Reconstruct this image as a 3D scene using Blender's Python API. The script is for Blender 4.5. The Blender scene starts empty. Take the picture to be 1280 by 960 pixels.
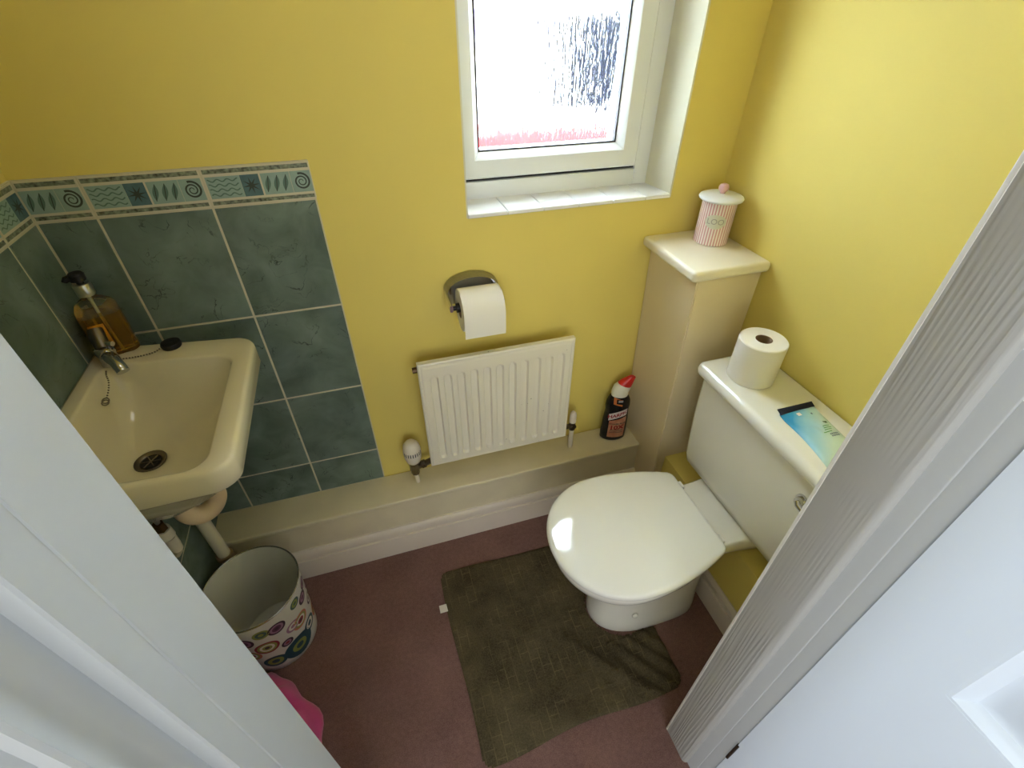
import bpy, bmesh, math, random
from mathutils import Vector, Matrix, noise

random.seed(7)
PI = math.pi
SC = bpy.context.scene
COL = SC.collection

# ------------------------------------------------------------------ camera
def set_camera():
    p, y, r = math.radians(38.8), math.radians(17.6), math.radians(0.3)
    f = Vector((math.sin(y) * math.cos(p), math.cos(y) * math.cos(p), -math.sin(p)))
    rt = Vector((math.cos(y), -math.sin(y), 0))
    up = rt.cross(f)
    rt2 = math.cos(r) * rt + math.sin(r) * up
    up2 = -math.sin(r) * rt + math.cos(r) * up
    cam = bpy.data.cameras.new('camera')
    cam.sensor_width = 36.0
    cam.lens = 601 / 1280 * 36.0
    cam.clip_start = 0.02
    o = bpy.data.objects.new('camera', cam)
    m = Matrix((rt2, up2, -f)).transposed().to_4x4()
    m.translation = Vector((0.5775, -1.104, 1.4735))
    o.matrix_world = m
    COL.objects.link(o)
    SC.camera = o
set_camera()

# ------------------------------------------------------------------ sky daylight, assumed and added lights, exposure
W = bpy.data.worlds.new('sky'); SC.world = W; W.use_nodes = True
bg = W.node_tree.nodes['Background']
bg.inputs['Color'].default_value = (0.71, 0.85, 1.0, 1)
bg.inputs['Strength'].default_value = 11.2

def area(name, loc, rot, sx, sy, power, col):
    l = bpy.data.lights.new(name, 'AREA'); l.shape = 'RECTANGLE'; l.size = sx; l.size_y = sy
    l.energy = power; l.color = col
    o = bpy.data.objects.new(name, l); o.location = loc; o.rotation_euler = rot
    COL.objects.link(o); return o
# lamp added for assumed bluish daylight from the hall's left, no window built
area('assumed_hall_daylight', (-1.58, -1.14, 1.35), (0, math.radians(-90), 0), 1.5, 0.38, 9.0, (0.76, 0.88, 1.0))
# soft fill added in the hall, facing the doorway, to brighten the back wall
area('hall_rear_fill', (0.32, -2.66, 1.55), (math.radians(90), 0, 0), 1.6, 1.1, 6.5, (0.95, 0.98, 1.0))
# weak overhead fill added out of view to lift the small room
area('room_overhead_fill', (0.72, -0.42, 2.385), (0, 0, 0), 0.30, 0.30, 0.35, (1.0, 0.98, 0.94))

SC.view_settings.view_transform = 'Standard'
SC.view_settings.look = 'None'
SC.view_settings.gamma = 1.0
SC.view_settings.use_curve_mapping = False
SC.view_settings.exposure = 1.75

# ------------------------------------------------------------------ materials
def lin(c):
    return tuple((v / 255 / 12.92 if v / 255 <= 0.04045 else ((v / 255 + 0.055) / 1.055) ** 2.4) for v in c) + (1.0,)

MATS = {}
def mat(name, col, rough=0.5, metal=0.0, var=0.0, vscale=6.0, bump=0.0, bscale=60.0, bstretch=(1, 1, 1),
        trans=0.0, ior=1.45, spec=0.5, coat=0.0, col2=None, bdist=0.002, alpha=1.0, sheen=0.0):
    if name in MATS: return MATS[name]
    m = bpy.data.materials.new(name); m.use_nodes = True
    nt = m.node_tree; b = nt.nodes['Principled BSDF']; L = nt.links
    c = lin(col)
    b.inputs['Base Color'].default_value = c
    b.inputs['Roughness'].default_value = rough
    b.inputs['Metallic'].default_value = metal
    b.inputs['IOR'].default_value = ior
    b.inputs['Specular IOR Level'].default_value = spec
    b.inputs['Transmission Weight'].default_value = trans
    b.inputs['Coat Weight'].default_value = coat
    b.inputs['Coat Roughness'].default_value = 0.05
    b.inputs['Sheen Weight'].default_value = sheen
    b.inputs['Alpha'].default_value = alpha
    tc = nt.nodes.new('ShaderNodeTexCoord')
    if var or col2:
        n = nt.nodes.new('ShaderNodeTexNoise'); n.inputs['Scale'].default_value = vscale
        n.inputs['Detail'].default_value = 6
        L.new(tc.outputs['Object'], n.inputs['Vector'])
        mx = nt.nodes.new('ShaderNodeMix'); mx.data_type = 'RGBA'
        c2 = lin(col2) if col2 else tuple(v * (1 - var) for v in c[:3]) + (1,)
        mx.inputs['A'].default_value = c2; mx.inputs['B'].default_value = c
        rp = nt.nodes.new('ShaderNodeMapRange'); rp.inputs['From Min'].default_value = 0.3; rp.inputs['From Max'].default_value = 0.7
        L.new(n.outputs['Fac'], rp.inputs['Value']); L.new(rp.outputs['Result'], mx.inputs['Factor'])
        L.new(mx.outputs['Result'], b.inputs['Base Color'])
    if bump:
        n = nt.nodes.new('ShaderNodeTexNoise'); n.inputs['Scale'].default_value = bscale; n.inputs['Detail'].default_value = 4
        mp = nt.nodes.new('ShaderNodeMapping'); mp.inputs['Scale'].default_value = bstretch
        L.new(tc.outputs['Object'], mp.inputs['Vector']); L.new(mp.outputs['Vector'], n.inputs['Vector'])
        bp = nt.nodes.new('ShaderNodeBump'); bp.inputs['Strength'].default_value = bump; bp.inputs['Distance'].default_value = bdist
        L.new(n.outputs['Fac'], bp.inputs['Height']); L.new(bp.outputs['Normal'], b.inputs['Normal'])
    MATS[name] = m
    return m

def tile_material():
    m = bpy.data.materials.new('green_marbled_tile'); m.use_nodes = True
    nt = m.node_tree; b = nt.nodes['Principled BSDF']; L = nt.links
    tc = nt.nodes.new('ShaderNodeTexCoord'); oi = nt.nodes.new('ShaderNodeObjectInfo')
    sc = nt.nodes.new('ShaderNodeVectorMath'); sc.operation = 'MULTIPLY_ADD'
    mul = nt.nodes.new('ShaderNodeMath'); mul.operation = 'MULTIPLY'; mul.inputs[1].default_value = 37.0
    L.new(oi.outputs['Random'], mul.inputs[0])
    L.new(tc.outputs['Object'], sc.inputs[0]); sc.inputs[1].default_value = (1, 1, 1); L.new(mul.outputs[0], sc.inputs[2])
    n1 = nt.nodes.new('ShaderNodeTexNoise'); n1.inputs['Scale'].default_value = 11; n1.inputs['Detail'].default_value = 8
    n1.inputs['Distortion'].default_value = 0.6
    L.new(sc.outputs[0], n1.inputs['Vector'])
    r1 = nt.nodes.new('ShaderNodeValToRGB')
    r1.color_ramp.elements[0].position = 0.3; r1.color_ramp.elements[0].color = lin((86, 102, 90))
    r1.color_ramp.elements[1].position = 0.72; r1.color_ramp.elements[1].color = lin((124, 141, 130))
    L.new(n1.outputs['Fac'], r1.inputs['Fac'])
    # thin dark veins: ridge of a second noise, broken up by a third
    n2 = nt.nodes.new('ShaderNodeTexNoise'); n2.inputs['Scale'].default_value = 14; n2.inputs['Detail'].default_value = 5
    n2.inputs['Distortion'].default_value = 1.4
    L.new(sc.outputs[0], n2.inputs['Vector'])
    s = nt.nodes.new('ShaderNodeMath'); s.operation = 'SUBTRACT'; s.inputs[1].default_value = 0.5; L.new(n2.outputs['Fac'], s.inputs[0])
    a = nt.nodes.new('ShaderNodeMath'); a.operation = 'ABSOLUTE'; L.new(s.outputs[0], a.inputs[0])
    mr = nt.nodes.new('ShaderNodeMapRange'); mr.inputs['From Min'].default_value = 0.0; mr.inputs['From Max'].default_value = 0.012
    mr.inputs['To Min'].default_value = 1; mr.inputs['To Max'].default_value = 0; L.new(a.outputs[0], mr.inputs['Value'])
    n3 = nt.nodes.new('ShaderNodeTexNoise'); n3.inputs['Scale'].default_value = 20; L.new(sc.outputs[0], n3.inputs['Vector'])
    m3 = nt.nodes.new('ShaderNodeMapRange'); m3.inputs['From Min'].default_value = 0.5; m3.inputs['From Max'].default_value = 0.66
    L.new(n3.outputs['Fac'], m3.inputs['Value'])
    mm = nt.nodes.new('ShaderNodeMath'); mm.operation = 'MULTIPLY'; L.new(mr.outputs['Result'], mm.inputs[0]); L.new(m3.outputs['Result'], mm.inputs[1])
    mx = nt.nodes.new('ShaderNodeMix'); mx.data_type = 'RGBA'
    L.new(mm.outputs[0], mx.inputs['Factor']); L.new(r1.outputs['Color'], mx.inputs['A']); mx.inputs['B'].default_value = lin((48, 58, 52))
    L.new(mx.outputs['Result'], b.inputs['Base Color'])
    b.inputs['Roughness'].default_value = 0.38
    b.inputs['Specular IOR Level'].default_value = 0.35
    bp = nt.nodes.new('ShaderNodeBump'); bp.inputs['Strength'].default_value = 0.15; bp.inputs['Distance'].default_value = 0.002
    L.new(n1.outputs['Fac'], bp.inputs['Height']); L.new(bp.outputs['Normal'], b.inputs['Normal'])
    return m

def carpet_material():
    m = bpy.data.materials.new('mauve_carpet'); m.use_nodes = True
    nt = m.node_tree; b = nt.nodes['Principled BSDF']; L = nt.links
    tc = nt.nodes.new('ShaderNodeTexCoord')
    n1 = nt.nodes.new('ShaderNodeTexNoise'); n1.inputs['Scale'].default_value = 420; n1.inputs['Detail'].default_value = 3
    n2 = nt.nodes.new('ShaderNodeTexNoise'); n2.inputs['Scale'].default_value = 7; n2.inputs['Detail'].default_value = 5
    n3 = nt.nodes.new('ShaderNodeTexNoise'); n3.inputs['Scale'].default_value = 95; n3.inputs['Detail'].default_value = 2
    for n in (n1, n2, n3): L.new(tc.outputs['Object'], n.inputs['Vector'])
    r = nt.nodes.new('ShaderNodeValToRGB')
    r.color_ramp.elements[0].position = 0.3; r.color_ramp.elements[0].color = lin((92, 66, 62))
    r.color_ramp.elements[1].position = 0.7; r.color_ramp.elements[1].color = lin((150, 116, 108))
    a = nt.nodes.new('ShaderNodeMath'); a.operation = 'MULTIPLY_ADD'; a.inputs[1].default_value = 0.55
    L.new(n1.outputs['Fac'], a.inputs[0])
    a2 = nt.nodes.new('ShaderNodeMath'); a2.operation = 'MULTIPLY_ADD'; a2.inputs[1].default_value = 0.25; L.new(n2.outputs['Fac'], a2.inputs[0])
    a3 = nt.nodes.new('ShaderNodeMath'); a3.operation = 'MULTIPLY'; a3.inputs[1].default_value = 0.2; L.new(n3.outputs['Fac'], a3.inputs[0])
    L.new(a3.outputs[0], a2.inputs[2]); L.new(a2.outputs[0], a.inputs[2])
    L.new(a.outputs[0], r.inputs['Fac']); L.new(r.outputs['Color'], b.inputs['Base Color'])
    b.inputs['Roughness'].default_value = 1.0; b.inputs['Specular IOR Level'].default_value = 0.1
    b.inputs['Sheen Weight'].default_value = 0.15
    bp = nt.nodes.new('ShaderNodeBump'); bp.inputs['Strength'].default_value = 0.7; bp.inputs['Distance'].default_value = 0.004
    L.new(a.outputs[0], bp.inputs['Height']); L.new(bp.outputs['Normal'], b.inputs['Normal'])
    return m

def obscure_glass():
    # patterned glass: vertical rain-like relief that bends what is behind it
    m = bpy.data.materials.new('obscured_streak_glass'); m.use_nodes = True
    nt = m.node_tree; b = nt.nodes['Principled BSDF']; L = nt.links
    b.inputs['Base Color'].default_value = (1, 1, 1, 1); b.inputs['Transmission Weight'].default_value = 1.0
    b.inputs['Roughness'].default_value = 0.07; b.inputs['IOR'].default_value = 1.45
    tc = nt.nodes.new('ShaderNodeTexCoord'); mp = nt.nodes.new('ShaderNodeMapping'); mp.inputs['Scale'].default_value = (1, 1, 0.10)
    L.new(tc.outputs['Object'], mp.inputs['Vector'])
    n = nt.nodes.new('ShaderNodeTexNoise'); n.inputs['Scale'].default_value = 170; n.inputs['Detail'].default_value = 2; n.inputs['Distortion'].default_value = 0.8
    L.new(mp.outputs['Vector'], n.inputs['Vector'])
    bp = nt.nodes.new('ShaderNodeBump'); bp.inputs['Strength'].default_value = 0.35; bp.inputs['Distance'].default_value = 0.005
    L.new(n.outputs['Fac'], bp.inputs['Height']); L.new(bp.outputs['Normal'], b.inputs['Normal'])
    return m

def wood_grain_paint():
    m = bpy.data.materials.new('white_gloss_over_grain'); m.use_nodes = True
    nt = m.node_tree; b = nt.nodes['Principled BSDF']; L = nt.links
    b.inputs['Base Color'].default_value = lin((186, 186, 183)); b.inputs['Roughness'].default_value = 0.42
    tc = nt.nodes.new('ShaderNodeTexCoord'); mp = nt.nodes.new('ShaderNodeMapping'); mp.inputs['Scale'].default_value = (1, 1, 0.045)
    L.new(tc.outputs['Object'], mp.inputs['Vector'])
    w = nt.nodes.new('ShaderNodeTexWave'); w.wave_type = 'BANDS'; w.bands_direction = 'Y'; w.inputs['Scale'].default_value = 48
    w.inputs['Distortion'].default_value = 9.0; w.inputs['Detail'].default_value = 3; w.inputs['Detail Scale'].default_value = 1.2
    L.new(mp.outputs['Vector'], w.inputs['Vector'])
    n = nt.nodes.new('ShaderNodeTexNoise'); n.inputs['Scale'].default_value = 5; L.new(tc.outputs['Object'], n.inputs['Vector'])
    mr = nt.nodes.new('ShaderNodeMapRange'); mr.inputs['From Min'].default_value = 0.35; mr.inputs['From Max'].default_value = 0.62
    L.new(n.outputs['Fac'], mr.inputs['Value'])
    mu = nt.nodes.new('ShaderNodeMath'); mu.operation = 'MULTIPLY'; L.new(w.outputs['Fac'], mu.inputs[0]); L.new(mr.outputs['Result'], mu.inputs[1])
    bp = nt.nodes.new('ShaderNodeBump'); bp.inputs['Strength'].default_value = 0.6; bp.inputs['Distance'].default_value = 0.0010
    L.new(mu.outputs[0], bp.inputs['Height']); L.new(bp.outputs['Normal'], b.inputs['Normal'])
    return m

def stripe_material():
    # pink and white vertical stripes round the tin
    m = bpy.data.materials.new('pink_striped_tin'); m.use_nodes = True
    nt = m.node_tree; b = nt.nodes['Principled BSDF']; L = nt.links
    tc = nt.nodes.new('ShaderNodeTexCoord'); sp = nt.nodes.new('ShaderNodeSeparateXYZ'); L.new(tc.outputs['Object'], sp.inputs[0])
    at = nt.nodes.new('ShaderNodeMath'); at.operation = 'ARCTAN2'; L.new(sp.outputs['Y'], at.inputs[0]); L.new(sp.outputs['X'], at.inputs[1])
    mu = nt.nodes.new('ShaderNodeMath'); mu.operation = 'MULTIPLY'; mu.inputs[1].default_value = 38; L.new(at.outputs[0], mu.inputs[0])
    si = nt.nodes.new('ShaderNodeMath'); si.operation = 'SINE'; L.new(mu.outputs[0], si.inputs[0])
    mr = nt.nodes.new('ShaderNodeMapRange'); mr.inputs['From Min'].default_value = -0.25; mr.inputs['From Max'].default_value = 0.25; L.new(si.outputs[0], mr.inputs['Value'])
    mx = nt.nodes.new('ShaderNodeMix'); mx.data_type = 'RGBA'; mx.inputs['A'].default_value = lin((212, 158, 160)); mx.inputs['B'].default_value = lin((238, 228, 222))
    L.new(mr.outputs['Result'], mx.inputs['Factor']); L.new(mx.outputs['Result'], b.inputs['Base Color'])
    b.inputs['Roughness'].default_value = 0.35
    return m

def mat_material():
    m = bpy.data.materials.new('khaki_cotton_pile'); m.use_nodes = True
    nt = m.node_tree; b = nt.nodes['Principled BSDF']; L = nt.links
    tc = nt.nodes.new('ShaderNodeTexCoord')
    n1 = nt.nodes.new('ShaderNodeTexNoise'); n1.inputs['Scale'].default_value = 300; n1.inputs['Detail'].default_value = 3
    n2 = nt.nodes.new('ShaderNodeTexNoise'); n2.inputs['Scale'].default_value = 9; n2.inputs['Detail'].default_value = 5
    for n in (n1, n2): L.new(tc.outputs['Object'], n.inputs['Vector'])
    a = nt.nodes.new('ShaderNodeMath'); a.operation = 'ADD'; L.new(n1.outputs['Fac'], a.inputs[0]); L.new(n2.outputs['Fac'], a.inputs[1])
    r = nt.nodes.new('ShaderNodeValToRGB'); r.color_ramp.elements[0].position = 0.32; r.color_ramp.elements[1].position = 0.68
    h = nt.nodes.new('ShaderNodeMath'); h.operation = 'MULTIPLY'; h.inputs[1].default_value = 0.5; L.new(a.outputs[0], h.inputs[0])
    r.color_ramp.elements[0].color = lin((59, 52, 38)); r.color_ramp.elements[1].color = lin((102, 92, 68))
    L.new(h.outputs[0], r.inputs['Fac'])
    mp = nt.nodes.new('ShaderNodeMapping'); mp.inputs['Rotation'].default_value = (0, 0, math.radians(90)); L.new(tc.outputs['Object'], mp.inputs['Vector'])
    bk = nt.nodes.new('ShaderNodeTexBrick'); bk.inputs['Scale'].default_value = 1.0; bk.inputs['Brick Width'].default_value = 0.048; bk.inputs['Row Height'].default_value = 0.026
    bk.inputs['Mortar Size'].default_value = 0.0016; bk.inputs['Mortar Smooth'].default_value = 0.5; L.new(mp.outputs['Vector'], bk.inputs['Vector'])
    fm = nt.nodes.new('ShaderNodeMath'); fm.operation = 'MULTIPLY'; L.new(bk.outputs['Fac'], fm.inputs[0])
    n4 = nt.nodes.new('ShaderNodeTexNoise'); n4.inputs['Scale'].default_value = 14; L.new(tc.outputs['Object'], n4.inputs['Vector'])
    m4 = nt.nodes.new('ShaderNodeMapRange'); m4.inputs['From Min'].default_value = 0.42; m4.inputs['From Max'].default_value = 0.62; m4.inputs['To Max'].default_value = 0.26
    L.new(n4.outputs['Fac'], m4.inputs['Value']); L.new(m4.outputs['Result'], fm.inputs[1])
    mx = nt.nodes.new('ShaderNodeMix'); mx.data_type = 'RGBA'; mx.inputs['B'].default_value = lin((146, 132, 94)); L.new(fm.outputs[0], mx.inputs['Factor'])
    L.new(r.outputs['Color'], mx.inputs['A']); L.new(mx.outputs['Result'], b.inputs['Base Color'])
    b.inputs['Roughness'].default_value = 1.0; b.inputs['Specular IOR Level'].default_value = 0.1
    bp = nt.nodes.new('ShaderNodeBump'); bp.inputs['Strength'].default_value = 0.6; bp.inputs['Distance'].default_value = 0.003
    L.new(n1.outputs['Fac'], bp.inputs['Height']); L.new(bp.outputs['Normal'], b.inputs['Normal'])
    return m

def speckled_enamel():
    # cream radiator enamel with small rust chips
    m = bpy.data.materials.new('cream_enamel_with_rust_chips'); m.use_nodes = True
    nt = m.node_tree; b = nt.nodes['Principled BSDF']; L = nt.links
    tc = nt.nodes.new('ShaderNodeTexCoord')
    v = nt.nodes.new('ShaderNodeTexVoronoi'); v.inputs['Scale'].default_value = 62; L.new(tc.outputs['Object'], v.inputs['Vector'])
    n = nt.nodes.new('ShaderNodeTexNoise'); n.inputs['Scale'].default_value = 9; L.new(tc.outputs['Object'], n.inputs['Vector'])
    mr = nt.nodes.new('ShaderNodeMapRange'); mr.inputs['From Min'].default_value = 0.62; mr.inputs['From Max'].default_value = 0.72
    mr.inputs['To Min'].default_value = 0.0; mr.inputs['To Max'].default_value = 0.13; L.new(n.outputs['Fac'], mr.inputs['Value'])
    lt = nt.nodes.new('ShaderNodeMath'); lt.operation = 'LESS_THAN'; L.new(v.outputs['Distance'], lt.inputs[0]); L.new(mr.outputs['Result'], lt.inputs[1])
    mx = nt.nodes.new('ShaderNodeMix'); mx.data_type = 'RGBA'; mx.inputs['A'].default_value = lin((232, 226, 208)); mx.inputs['B'].default_value = lin((84, 62, 44))
    L.new(lt.outputs[0], mx.inputs['Factor']); L.new(mx.outputs['Result'], b.inputs['Base Color'])
    b.inputs['Roughness'].default_value = 0.4
    return m

YELLOW = mat('yellow_emulsion', (230, 210, 114), 0.75, var=0.04, vscale=3, bump=0.06, bscale=140)
CREAM = mat('cream_gloss_paint', (226, 214, 186), 0.45, var=0.06, vscale=5)
LEDGE = mat('aged_cream_ledge_paint', (230, 219, 188), 0.4, var=0.12, vscale=9)
WHITE = mat('white_satin_paint', (198, 201, 202), 0.38, var=0.03, vscale=4, bump=0.05, bscale=40, bstretch=(1, 1, 0.2))
REVEAL = mat('white_reveal_paint', (216, 212, 188), 0.6)
CEIL = mat('white_ceiling_paint', (235, 233, 226), 0.8)
HALLW = mat('hall_wall_emulsion', (206, 202, 194), 0.8)
UPVC = mat('white_upvc', (226, 228, 226), 0.28)
BLACKRUB = mat('black_rubber', (22, 22, 24), 0.5)
GROUT = mat('cream_grout', (206, 198, 172), 0.8)
TILE = tile_material()
CARPET = carpet_material()
GLASS = obscure_glass()
GRAIN = wood_grain_paint()
CERAMIC = mat('white_vitreous_china', (236, 234, 224), 0.12, coat=0.4)
BASINC = mat('ivory_vitreous_china', (226, 216, 186), 0.14, coat=0.4)
LIDM = mat('white_thermoset_seat', (240, 240, 234), 0.07, coat=0.5)
CHROME = mat('chrome', (200, 200, 202), 0.12, metal=1.0)
DULL = mat('tarnished_chrome', (120, 112, 100), 0.3, metal=1.0)
DARK = mat('dark_drain', (30, 28, 26), 0.5)
PLASTICW = mat('white_plastic_pipe', (226, 218, 198), 0.35)
PAPER = mat('white_tissue_paper', (240, 236, 226), 0.95, bump=0.25, bscale=160, bdist=0.001)
CARD = mat('brown_card_core', (150, 122, 92), 0.9)
ENAMEL = speckled_enamel()

# ------------------------------------------------------------------ mesh helpers
def link_mesh(name, bm, material, parent=None, smooth=None, loc=None):
    me = bpy.data.meshes.new(name)
    bmesh.ops.recalc_face_normals(bm, faces=bm.faces[:])
    if loc is not None:
        bmesh.ops.translate(bm, verts=bm.verts[:], vec=-Vector(loc))
    bm.to_mesh(me); bm.free()
    for mm in (material if isinstance(material, (list, tuple)) else [material]): me.materials.append(mm)
    if smooth is not None:
        me.shade_smooth(); me.set_sharp_from_angle(angle=math.radians(smooth))
    return place(name, me, parent, loc)

def place(name, me, parent=None, loc=None):
    o = bpy.data.objects.new(name, me); COL.objects.link(o)
    if parent is not None:
        o.parent = parent
        off = Vector((0, 0, 0)); q = parent
        while q is not None: off += q.location; q = q.parent
        o.location = (Vector(loc) if loc is not None else Vector((0, 0, 0))) - off
    elif loc is not None:
        o.location = loc
    return o

def thing(name, label, cat, loc=(0, 0, 0), group=None, kind=None):
    o = bpy.data.objects.new(name, None); COL.objects.link(o); o.location = loc; o.empty_display_size = 0.05
    o['label'] = label; o['category'] = cat
    if group: o['group'] = group
    if kind: o['kind'] = kind
    return o

def tag(o, label, cat=None, kind=None):
    o['label'] = label
    if cat: o['category'] = cat
    if kind: o['kind'] = kind
    return o

def struct(name, bm, material, label, cat, smooth=None):
    o = link_mesh(name, bm, material, None, smooth)
    return tag(o, label, cat, 'structure')

def box(bm, x0, x1, y0, y1, z0, z1, bevel=0.0, seg=2, mi=0):
    vs = [bm.verts.new(p) for p in ((x0, y0, z0), (x1, y0, z0), (x1, y1, z0), (x0, y1, z0), (x0, y0, z1), (x1, y0, z1), (x1, y1, z1), (x0, y1, z1))]
    fs = [bm.faces.new([vs[i] for i in f]) for f in ((3, 2, 1, 0), (4, 5, 6, 7), (0, 1, 5, 4), (1, 2, 6, 5), (2, 3, 7, 6), (3, 0, 4, 7))]
    for f in fs: f.material_index = mi
    if bevel:
        es = list({e for f in fs for e in f.edges})
        bmesh.ops.bevel(bm, geom=es, offset=bevel, segments=seg, affect='EDGES', profile=0.5)
    return vs

def bxm(*a, **k):
    bm = bmesh.new(); box(bm, *a, **k); return bm

def loft(bm, rings, cap0=True, cap1=True, closed=True, mi=0):
    vr = [[bm.verts.new(p) for p in r] for r in rings]
    n = len(rings[0])
    for a, b in zip(vr, vr[1:]):
        for i in range(n if closed else n - 1):
            j = (i + 1) % n
            f = bm.faces.new((a[i], a[j], b[j], b[i])); f.material_index = mi
    if cap0: bm.faces.new(list(reversed(vr[0]))).material_index = mi
    if cap1: bm.faces.new(vr[-1]).material_index = mi
    return vr

def circ(c, r, z, n=32, ry=None):
    return [(c[0] + r * math.cos(2 * PI * i / n), c[1] + (ry or r) * math.sin(2 * PI * i / n), z) for i in range(n)]

def lathe(bm, c, prof, n=32, cap0=True, cap1=True, mi=0):
    return loft(bm, [circ(c, r, z, n) for r, z in prof], cap0, cap1, mi=mi)

def tube(bm, pts, r, n=12, cap=True, mi=0):
    pts = [Vector(p) for p in pts]; rings = []
    ref = None
    for i, p in enumerate(pts):
        d = (pts[min(i + 1, len(pts) - 1)] - pts[max(i - 1, 0)]).normalized()
        if ref is None:
            ref = Vector((0, 0, 1)) if abs(d.z) < 0.9 else Vector((1, 0, 0))
        u = (ref - d * ref.dot(d)).normalized(); v = d.cross(u); ref = u
        rr = r[i] if isinstance(r, (list, tuple)) else r
        rings.append([p + rr * (math.cos(2 * PI * k / n) * u + math.sin(2 * PI * k / n) * v) for k in range(n)])
    return loft(bm, rings, cap, cap, mi=mi)

def spline(pts, n=8):
    P = [Vector(p) for p in pts]; P = [2 * P[0] - P[1]] + P + [2 * P[-1] - P[-2]]; out = []
    for i in range(1, len(P) - 2):
        for k in range(n):
            t = k / n; a, b, c, d = P[i - 1], P[i], P[i + 1], P[i + 2]
            out.append(0.5 * ((2 * b) + (c - a) * t + (2 * a - 5 * b + 4 * c - d) * t * t + (3 * b - a - 3 * c + d) * t ** 3))
    out.append(P[-2]); return out

def rrect(cx, cy, hx, hy, r, z, k=10, fn=None):
    r = min(r, hx, hy); out = []
    for sx, sy, a0 in ((1, 1, 0), (-1, 1, PI / 2), (-1, -1, PI), (1, -1, 1.5 * PI)):
        for i in range(k):
            a = a0 + PI / 2 * i / (k - 1)
            x = cx + sx * (hx - r) + r * math.cos(a); y = cy + sy * (hy - r) + r * math.sin(a)
            out.append(fn(x, y, z) if fn else (x, y, z))
    return out

def prism(bm, poly, z0, z1, mi=0):
    loft(bm, [[(x, y, z0) for x, y in poly], [(x, y, z1) for x, y in poly]], mi=mi)

def text_mesh(s, size, fn, bold=0.0):
    """lettering: returns a bmesh of the characters with every vertex mapped by fn(x, y)"""
    cu = bpy.data.curves.new('lettering', 'FONT'); cu.body = s; cu.size = size; cu.align_x = 'CENTER'; cu.align_y = 'CENTER'
    cu.resolution_u = 3; cu.offset = size * bold
    o = bpy.data.objects.new('lettering', cu); COL.objects.link(o)
    dg = bpy.context.evaluated_depsgraph_get(); me = bpy.data.meshes.new_from_object(o.evaluated_get(dg))
    bm = bmesh.new(); bm.from_mesh(me)
    bpy.data.objects.remove(o); bpy.data.curves.remove(cu); bpy.data.meshes.remove(me)
    for v in bm.verts: v.co = fn(v.co.x, v.co.y)
    return bm

# ------------------------------------------------------------------ room shell
XR = 1.523; ZC = 2.40; YD = -0.832; YH = -0.934
struct('floor', bxm(-1.7, 2.2, -2.7, 0.30, -0.06, 0.0), CARPET, 'worn mauve brown carpet covering the floor', 'floor')
struct('ceiling', bxm(-1.7, 2.2, -2.7, 0.30, ZC, ZC + 0.1), CEIL, 'plain white ceiling', 'ceiling')

WX0, WX1, WZ0, WZ1 = 0.817, 1.362, 1.066, 2.12
bm = bmesh.new()
box(bm, -0.25, WX0, 0.006, 0.26, 0, ZC); box(bm, WX1, XR + 0.2, 0.006, 0.26, 0, ZC)
box(bm, WX0, WX1, 0.006, 0.26, 0, WZ0); box(bm, WX0, WX1, 0.006, 0.26, WZ1, ZC)
wall_back = struct('wall_back', bm, YELLOW, 'yellow painted wall with the window and the radiator', 'wall')
bm = bmesh.new()
prism(bm, [(WX1 - 0.003, 0.0045), (WX1 + 0.002, 0.0045), (WX1 + 0.002, 0.16), (WX1 - 0.021, 0.16), (WX1 - 0.019, 0.106)], WZ0, WZ1); box(bm, WX0 - 0.002, WX0 + 0.0015, 0.0055, 0.12, WZ0, WZ1); box(bm, WX0, WX1, 0.0055, 0.12, WZ1 - 0.004, WZ1 + 0.002)
link_mesh('window_reveal', bm, REVEAL, wall_back)

wall_left = struct('wall_left', bxm(-0.2, -0.006, -0.93, 0.006, 0, ZC), YELLOW, 'yellow painted wall above the tiled splashback of the basin', 'wall')
wall_right = struct('wall_right', bxm(XR, XR + 0.2, -0.93, 0.006, 0, ZC), YELLOW, 'yellow painted wall behind the toilet cistern', 'wall')
bm = bmesh.new()
box(bm, -0.2, 0.36, -0.925, YD, 0, ZC); box(bm, 1.125, XR + 0.2, -0.925, YD, 0, ZC); box(bm, 0.36, 1.125, -0.925, YD, 2.06, ZC)
wall_door = struct('wall_door', bm, YELLOW, 'yellow wall that holds the doorway', 'wall')
struct('wall_hall_left', bxm(-1.7, -1.6, -2.7, -0.925, 0, ZC), HALLW, 'pale hall wall', 'wall')
struct('wall_hall_right', bxm(2.1, 2.2, -2.7, -0.925, 0, ZC), HALLW, 'pale hall wall beyond the open door', 'wall')
struct('wall_hall_rear', bxm(-1.7, 2.2, -2.8, -2.7, 0, ZC), HALLW, 'pale hall wall facing the doorway', 'wall')
bm = bmesh.new(); box(bm, -1.7, -0.2, -0.925, -0.85, 0, ZC); box(bm, XR + 0.2, 2.2, -0.925, -0.85, 0, ZC)
struct('wall_hall_front', bm, HALLW, 'pale hall wall on both sides of the doorway', 'wall')

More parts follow.
